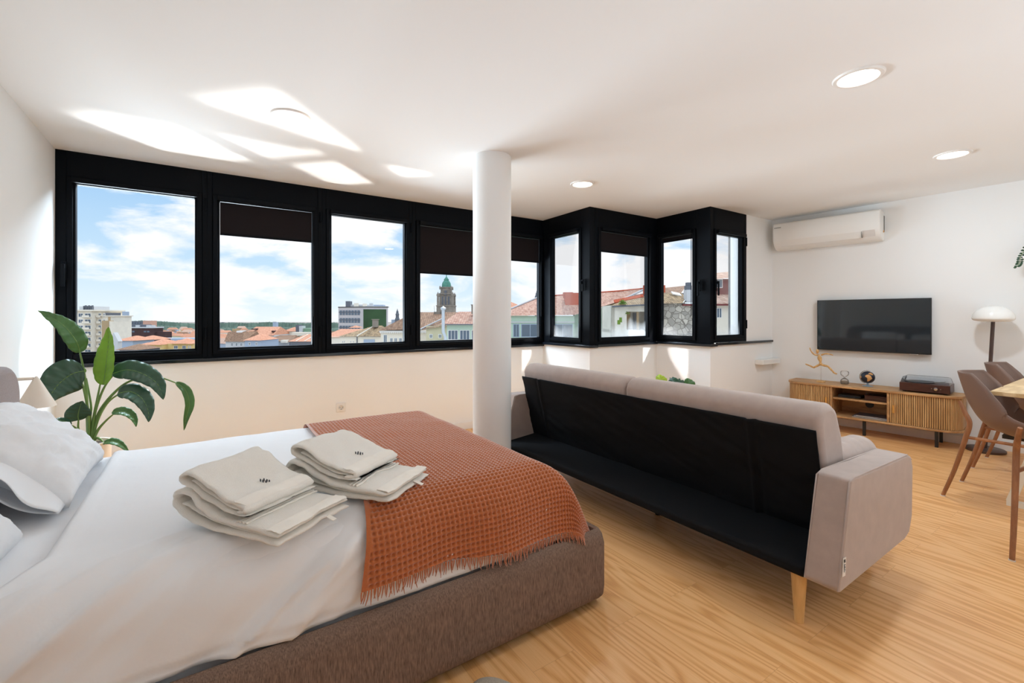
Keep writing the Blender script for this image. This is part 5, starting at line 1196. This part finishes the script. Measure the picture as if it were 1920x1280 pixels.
m = MB(); m.tube([(e.X(1152), -.45, e.Z(569)), e.P(1211, 6.4, 540.5)], .16, 8); m.build('verge', MT['palegrey'], e.o)
e = Ext('far_orange_roof_house', 'sliver of an orange ridge beyond the long tiled house', 'house', 965, 85)
m = MB(); m.box(e.X(935), e.X(990), .3, 7.8, 0, e.Z(584)); m.build('wall', MT['creamw'], e.o)
m = MB(); hip(m, e.X(930), e.X(1000), 0, 8, e.Z(584), e.Z(565), 1.5, 4); m.build('roof', TL['orange'], e.o)
e = Ext('small_spire', 'thin dark spire with a ball poking above the long tiled roof', 'tower', 1007, 160)
m = MB(); m.lathe([(.8, 0), (.8, e.Z(556)), (.55, e.Z(553)), (.45, e.Z(549)), (.2, e.Z(547.5)), (.3, e.Z(546)), (.12, e.Z(545)), (.05, e.Z(540)), (0, e.Z(538))], 8); m.build('spire', MT['slate'], e.o)
# ruined white house
e = Ext('ruined_house', 'ruined white plaster house with a broken window opening and mossy roof', 'house', 1180, 45)
x0, x1 = e.X(1147), e.X(1242)
wa = [(x0, e.Z(720)), (x1, e.Z(720)), (x1, e.Z(569.5)), (x0, e.Z(575))]
m = MB()
oa, ob_, oc, od = e.X(1175), e.X(1211), e.Z(618.5), e.Z(584)
m.box(x0, oa, 0, .4, 0, e.Z(572.5)); m.box(ob_, x1, 0, .4, 0, e.Z(570.5)); m.box(oa, ob_, 0, .4, 0, oc); m.box(oa, ob_, 0, .4, od, e.Z(571)); m.box(x0, x1, 4.6, 5, 0, e.Z(572)); m.box(x0, x0 + .3, 0, 5, 0, e.Z(572)); m.box(x0, x1, .4, 4.6, oc - .3, oc); m.build('wall', MT['plaster_old'], e.o)
m = MB(); m.box(oa + .1, oa + .9, 2.0, 2.1, oc, od); m.box(ob_ - .75, ob_ - .55, .5, .7, oc, od); m.build('inner_wall', MT['tan'], e.o)
m = MB(); m.box(e.X(1196), e.X(1204), 1.8, 1.9, oc, od - .1); m.build('door', MT['slate'], e.o)
m = MB(); m.box(e.X(1161), e.X(1166), -.03, .02, e.Z(604), e.Z(595)); m.box(e.X(1157.5), e.X(1163), -.025, .02, e.Z(608), e.Z(600)); m.build('window', MT['moss'], e.o)
m = MB(); slope(m, ((e.X(1143), -.4, e.Z(573)), (x1 + .1, -.4, e.Z(568.5)), (x1 + .1, 2.6, e.Z(549)), e.P(1178, 2.6, 560))); slope(m, ((x1, 5.2, e.Z(572)), (e.X(1143), 5.2, e.Z(574)), e.P(1178, 2.6, 560), (x1 + .1, 2.6, e.Z(549)))); m.build('roof', TL['mossy'], e.o)
for k in range(14):
    m = MB() if k == 0 else m; xx = e.X(1160) + (e.X(1215) - e.X(1160)) * k / 13; zz = e.Z(564) + (e.Z(553) - e.Z(564)) * k / 13
    m.obox((xx, 2.4 - 1.0 + k * .05, zz), (.14, 0, 0), (0, .2, .14), (0, -.03, .05))
m.build('loose_tiles', MT['brick'], e.o)
m = MB(); m.tube([(x0 - .05, -.42, e.Z(575)), (x1, -.42, e.Z(570))], .07, 8); m.build('gutter', MT['slate'], e.o)
def bush(par, c, r, n, mat_, nm):
    m = MB()
    for i in range(n):
        a = random.random() * 2 * PI; b = math.acos(random.uniform(-.2, 1)); k = r * random.uniform(.4, 1); q = Vector(c) + Vector((math.sin(b) * math.cos(a), math.sin(b) * math.sin(a), math.cos(b))) * k
        u = Vector((random.uniform(-1, 1), random.uniform(-1, 1), random.uniform(-1, 1))).normalized() * r * .28; w = u.orthogonal().normalized() * r * .12
        b0 = len(m.v); m.v += [tuple(q - u), tuple(q + w), tuple(q + u), tuple(q - w)]; m.addf((b0, b0 + 1, b0 + 2, b0 + 3))
    return m.build(nm, mat_, par)
bush(e.o, (e.X(1167), -.2, e.Z(569)), .42, 120, MT['moss'], 'weeds'); bush(e.o, (e.X(1176), -.05, e.Z(588)), .25, 50, MT['moss'], 'weeds')
# stone wall house
e = Ext('stone_house', 'rubble stone gable wall with sagging mossy roof through the second side window', 'house', 1275, 46)
m = MB(); m.prism([(e.X(1243), e.Z(700)), (e.X(1330), e.Z(700)), (e.X(1330), e.Z(572)), (e.X(1281), e.Z(568.5)), (e.X(1260), e.Z(567)), (e.X(1243), e.Z(569))], 'y', 0, 5); m.v += []
m.box(e.X(1243), e.X(1330), 0, 5, 0, e.Z(700) + .01)
m.build('wall', MT['rubble'], e.o)
m = MB(); slope(m, ((e.X(1240), -.3, e.Z(569)), (e.X(1282), -.3, e.Z(568)), e.P(1288, 2.6, 558), e.P(1277, 2.6, 548.5), e.P(1238, 2.6, 548.5))); slope(m, ((e.X(1288), 5, e.Z(566)), (e.X(1240), 5, e.Z(566)), e.P(1238, 2.6, 548.5), e.P(1277, 2.6, 548.5))); m.build('roof', TL['mossy'], e.o)
m = MB(); m.obox(e.P(1268, 1.9, 551.0), (.45, 0, -.1), (0, .3, .15), (0, -.04, .06)); m.build('white_sheet', MT['wframe'], e.o)
m = MB(); m.tube([(e.X(1279), -.3, e.Z(567)), e.P(1289, 1.6, 557)], .05, 6); m.build('verge', MT['wframe'], e.o)
m = MB(); m.box(e.X(1279), e.X(1334), -.28, .1, e.Z(573), e.Z(570)); m.build('red_gutter', MT['oxblood'], e.o)
m = MB(); m.box(e.X(1288), e.X(1299), .0, .9, e.Z(566), e.Z(543)); m.build('chimney', MT['palegrey'], e.o)
m = MB(); m.box(e.X(1288.5), e.X(1298), .1, .8, e.Z(543), e.Z(535)); m.box(e.X(1290), e.X(1297), .2, .7, e.Z(535), e.Z(529)); m.build('chimney_cowl', MT['slate'], e.o)
e = Ext('back_roof_house', 'orange tiled roof with two red chimneys beyond the stone house', 'house', 1265, 60)
m = MB(); m.box(e.X(1212), e.X(1286), .3, 6, 0, e.Z(549)); m.build('wall', MT['slate'], e.o)
m = MB(); slope(m, ((e.X(1210), 0, e.Z(549)), (e.X(1277), 0, e.Z(549)), e.P(1288, 4, 535), e.P(1210, 4, 543))); slope(m, ((e.X(1277), 0, e.Z(549)), (e.X(1294), 5, e.Z(548)), e.P(1288, 4, 535))); m.build('roof', TL['brown'], e.o)
for px in (1208, 1240): m = MB(); m.box(e.X(px), e.X(px + 7.5), 0, .6, e.Z(552), e.Z(534.5)); m.build('chimney', MT['brick'], e.o)
# oxblood house
e = Ext('red_house', 'dark red upper house over a pale tiled roof in the last window', 'house', 1360, 34)
m = MB(); m.box(e.P(1338, 2, 0)[0], e.X(1420), 2, 3.6, e.Z(580), e.Z(523, 2)); m.build('red_wall', MT['oxblood'], e.o)
m = MB(); m.box(e.X(1334), e.X(1425), 0, 2.2, 0, e.Z(571)); m.build('lower_wall', MT['creamw'], e.o)
m = MB(); slope(m, ((e.X(1332), -.35, e.Z(570)), (e.X(1426), -.35, e.Z(569)), e.P(1424, 2, 552), e.P(1336, 2, 552))); slope(m, (e.P(1332, 1.6, 523.5), e.P(1424, 1.6, 517), e.P(1422, 4, 504), e.P(1338, 4, 512))); m.build('roof', TL['pale'], e.o)
m = MB(); m.box(e.X(1332), e.X(1426), -.42, -.3, e.Z(573), e.Z(570)); m.build('red_gutter', MT['oxblood'], e.o)
win(e.o, e.P(1342, 2, 0)[0], e.P(1354.5, 2, 0)[0], e.Z(539.5, 2), e.Z(523, 2), 2, .05, 0); win(e.o, e.X(1343), e.X(1353), e.Z(596), e.Z(577), 0, .05, 1); win(e.o, e.X(1369), e.X(1376), e.Z(614), e.Z(574), 0, .04, 0, 'bluegrey')
# concrete fin just outside the last window
fin = MB(); p0 = on_y(1375, 600, 3.35); p1 = on_y(1385, 600, 3.35); fin.box(p0.x, p1.x, 3.28, 3.42, -1.2, 3.2); o = fin.build('facade_fin', MT['concrete'], None); tag(o, 'weathered concrete facade fin just outside the last window', 'facade fin')
p2 = on_y(1386, 600, 3.2)
fin = MB(); fin.box(p2.x, p2.x + .05, 3.16, 3.24, -1.2, 3.2); o = fin.build('blue_post', C1(70, 110, 150), None); tag(o, 'slim blue post between the concrete fin and the last window frame', 'post')

# small houses scattered towards the hills, and the wooded skyline
hm = [MT['creamw'], MT['palegrey'], MT['beige'], MT['yellow'], MT['bluegrey']]
HP = []; 
for k in range(150):
    D = 270 + 520 * (k / 150.) ** 1.3; px = random.uniform(205, 385) if k % 5 < 3 else random.uniform(405, 640)
    if D < 560 and px < 385: px = random.uniform(303, 385)
    if (px < 350 and D < 540) or (px < 400 and D < 390): continue
    px0 = px; ok = False
    for tr in range(40):
        p_ = FW * D + RT * ((px - HX) / F * D)
        if all((p_ - q_).length > 24 for q_ in HP): ok = True; break
        px = random.uniform(350 if D < 560 else 230, 385) if k % 5 < 3 else random.uniform(405, 640); D += 3
    if not ok: continue
    HP.append(p_)
    e = Ext('distant_house', 'small pale house with a clay roof in the distant city towards the hills', 'house', px, D, 'distant city houses', rz=random.uniform(-.6, .6))
    w = random.uniform(4, 9); d = random.uniform(6, 10); h = e.Z(648 - 32 * min(1, (D - 270) / 600.) ** .6 + random.uniform(-3, 3))
    m = MB(); m.box(-w, w, 0, d, 0, h); m.build('wall', random.choice(hm), e.o)
    m = MB(); hip(m, -w - .4, w + .4, -.4, d + .4, h, h + random.uniform(1.6, 3.) * (1 + D * .0008), w * .4, w * .4); m.build('roof', TL[random.choice(['orange', 'orange', 'brown', 'pale'])], e.o)
def ridge(px0, px1, D, pys, seed, nm, lab):
    m = MB(); N = int((px1 - px0) * .65)
    for i in range(N + 1):
        t = i / N; px = px0 + (px1 - px0) * t
        k = t * (len(pys) - 1); a_ = min(int(k), len(pys) - 2); py = pys[a_] + (pys[a_ + 1] - pys[a_]) * (k - a_)
        for j in range(7):
            s_ = j / 6; dd = D + 160 * (1 - abs(s_ * 2 - 1)) * 0 + 200 * s_
            p = FW * dd + RT * ((px - HX) / F * dd); hh = EYE + (HY - py) / F * D - GZ
            hgt = hh * math.sin(PI * min(1, .25 + s_ * .7)) ** .5 * (1 if s_ > 0 else 0)
            bumpy = (noise.noise(Vector((px * .6, s_ * 9, seed))) * .5 + noise.noise(Vector((px * 1.7, s_ * 20, seed))) * .35) * D / F * 3.2 * (1 if s_ > 0 else 0)
            m.v.append((p.x, p.y, GZ + max(hgt + bumpy, -1)))
    for i in range(N):
        for j in range(6): b = i * 7 + j; m.addf((b, b + 7, b + 8, b + 1))
    o = m.build(nm, MT['tree'], None, smooth=30); tag(o, lab, 'trees', None, 'stuff')
ridge(-250, 640, 1750, [606, 605, 604, 606, 603, 604, 602, 604, 605, 603, 604, 605, 604, 604, 603, 601, 602, 605, 607, 606, 605, 606, 604, 605, 606, 604.5, 606], 3., 'treeline', 'dark wooded ridge along the skyline beyond the roofs')
ridge(280, 640, 1160, [610, 613, 616, 617, 616, 615, 614, 616, 618, 617], 9., 'treeline', 'nearer band of garden trees among the distant houses')
m = MB(); e = Ext('street_lamp', 'thin lamp arm silhouetted at the left edge of the second window', 'street lamp', 418, 70)
m.tube([(e.X(412), 0, 0), (e.X(412), 0, e.Z(605)), (e.X(418), 0, e.Z(604.3))], .06, 6); m.build('pole', MT['slate'], e.o); m = MB(); m.box(e.X(417.5), e.X(420.5), -.15, .15, e.Z(605), e.Z(604)); m.build('lamp_head', MT['slate'], e.o)

# ------------------------------------------------------------------ daylight
w = bpy.data.worlds.new('sky'); S.world = w; w.use_nodes = True
nt = w.node_tree; N_ = nt.nodes; Lk = nt.links; bg = N_['Background']
tc = N_.new('ShaderNodeTexCoord'); sp = N_.new('ShaderNodeSeparateXYZ'); Lk.new(tc.outputs['Generated'], sp.inputs[0])
def mth(op, a, b=None):
    nd = N_.new('ShaderNodeMath'); nd.operation = op
    for i, v in enumerate((a, b)):
        if v is None: continue
        if isinstance(v, (int, float)): nd.inputs[i].default_value = v
        else: Lk.new(v, nd.inputs[i])
    return nd.outputs[0]
def rmp(fac, stops):
    r = N_.new('ShaderNodeValToRGB'); el = r.color_ramp.elements
    while len(el) < len(stops): el.new(.5)
    for q, (p, c) in zip(el, stops): q.position = p; q.color = c
    Lk.new(fac, r.inputs['Fac']); return r.outputs['Color']
skyc = rmp(sp.outputs['Z'], [(0., (.80, .90, .97, 1)), (.09, (.56, .76, .93, 1)), (.24, (.34, .58, .87, 1)), (.5, (.5, .7, .95, 1))])
cbv = N_.new('ShaderNodeCombineXYZ'); Lk.new(sp.outputs['X'], cbv.inputs[0]); Lk.new(sp.outputs['Y'], cbv.inputs[1]); Lk.new(mth('MULTIPLY', sp.outputs['Z'], 2.6), cbv.inputs[2])
nz = N_.new('ShaderNodeTexNoise'); nz.inputs['Scale'].default_value = 4.6; nz.inputs['Detail'].default_value = 7; nz.inputs['Roughness'].default_value = .55; nz.inputs['Distortion'].default_value = .25; Lk.new(cbv.outputs[0], nz.inputs['Vector'])
cl = rmp(nz.outputs['Fac'], [(.46, (0, 0, 0, 1)), (.565, (1, 1, 1, 1))])
mx = N_.new('ShaderNodeMix'); mx.data_type = 'RGBA'; Lk.new(cl, mx.inputs[0]); Lk.new(skyc, mx.inputs[6]); mx.inputs[7].default_value = (.97, .98, 1., 1)
Lk.new(mx.outputs[2], bg.inputs['Color'])
# the upper sky is brighter than the band seen over the roofs
mr = N_.new('ShaderNodeMapRange'); Lk.new(sp.outputs['Z'], mr.inputs[0]); mr.inputs[1].default_value = .26; mr.inputs[2].default_value = .5; mr.inputs[3].default_value = 1.0; mr.inputs[4].default_value = 1.7
Lk.new(mr.outputs[0], bg.inputs['Strength'])

SUN = Vector((-.50, -.50, -.70)).normalized()
ld = bpy.data.lights.new('sun', 'SUN'); ld.energy = 2.0; ld.angle = math.radians(.6); ld.color = (1, .96, .90)
so_ = bpy.data.objects.new('sun', ld); COL.objects.link(so_); so_.rotation_euler = SUN.to_track_quat('-Z', 'Y').to_euler(); so_.location = (10, 14, 20)

for k, (x, y) in enumerate(exec_lamps):
    ld = bpy.data.lights.new('downlight_or_fill', 'AREA'); ld.shape = 'DISK'; ld.size = .16; ld.energy = (1., 9., 15., 6., .3, .3, 4., 9.)[k]; ld.color = (.82, .92, 1.)
    lo = bpy.data.objects.new('downlight_or_fill', ld); COL.objects.link(lo); lo.location = (x, y, cz(x, y) - .014)

# sunlight glancing off panes and ledges outside: narrow parallel beams
def glint(name, c, d, sx_, sy_, power, up=Vector((0, 0, 1))):
    ld = bpy.data.lights.new(name, 'AREA'); ld.shape = 'RECTANGLE'; ld.size = sx_; ld.size_y = sy_; ld.energy = power; ld.spread = math.radians(3.5); ld.color = (1, .97, .92)
    o = bpy.data.objects.new(name, ld); COL.objects.link(o); o.location = c; d = d.normalized(); z = -d; x = up.cross(z).normalized(); y = z.cross(x)
    o.matrix_world = Matrix((( x.x, y.x, z.x, c[0]), (x.y, y.y, z.y, c[1]), (x.z, y.z, z.z, c[2]), (0, 0, 0, 1)))

UPW = Vector((-.50, -.50, .70)); R1 = Vector((.50, -.50, -.70)); R2 = Vector((-.50, .50, -.70))
def beam(name, target, d, y=None, x=None, w_=.3, h_=.3, power=1.):
    t = Vector(target); k = ((t.y - y) / d.y) if y is not None else ((t.x - x) / d.x)
    glint(name, t - d * k, d, w_, h_, power)
beam('ledge_glint', (.10, 3.55, 2.45), UPW, y=4.80, w_=1.5, h_=.62, power=4.)
beam('ledge_glint', (.95, 3.95, 2.45), UPW, y=4.80, w_=.5, h_=.40, power=.9)
beam('ledge_glint', (1.37, 3.50, 2.45), UPW, y=4.80, w_=.27, h_=.27, power=.8)
beam('pane_glint', (4.63, 3.46, .80), R1, y=3.80, w_=.36, h_=.45, power=1.)
beam('pane_glint', (3.40, 4.469, .80), R2, x=3.63, w_=.3, h_=.4, power=1.)
beam('pane_glint', (4.56, 3.64, .80), R2, x=4.76, w_=.25, h_=.4, power=1.)
def fill_light(name, c, d, sx_, sy_, power, col=(1, 1, 1)):
    ld = bpy.data.lights.new(name, 'AREA'); ld.shape = 'RECTANGLE'; ld.size = sx_; ld.size_y = sy_; ld.energy = power; ld.color = col
    o = bpy.data.objects.new(name, ld); COL.objects.link(o); o.location = c; o.rotation_euler = Vector(d).to_track_quat('-Z', 'Y').to_euler()
# added unseen fill lights standing in for roof bounce and open sky outside
fill_light('roof_bounce_fill', (-4.0, 11.0, -.9), (.45, -.88, .26), 13., 2.0, 3300., (.76, .90, 1.))
fill_light('sky_fill', (1.4, 5.15, 3.05), (0, -.72, -.70), 5.0, 1.1, 640., (.69, .86, 1.))
# unseen fill light added behind the camera, aimed at the ceiling
fill_light('ceiling_fill', (2.9, -1.5, .7), (.05, .12, 1), 3.2, 1.6, 44., (.68, .86, 1.))

# ------------------------------------------------------------------ view
S.view_settings.view_transform = 'Standard'; S.view_settings.look = 'None'; S.view_settings.gamma = 1; S.view_settings.use_curve_mapping = False
S.view_settings.exposure = 0.12
S.cycles.max_bounces = 14; S.cycles.diffuse_bounces = 8; S.cycles.transparent_max_bounces = 16; S.cycles.sample_clamp_indirect = 6; S.cycles.use_denoising = True
S.cycles.caustics_reflective = False; S.cycles.caustics_refractive = False
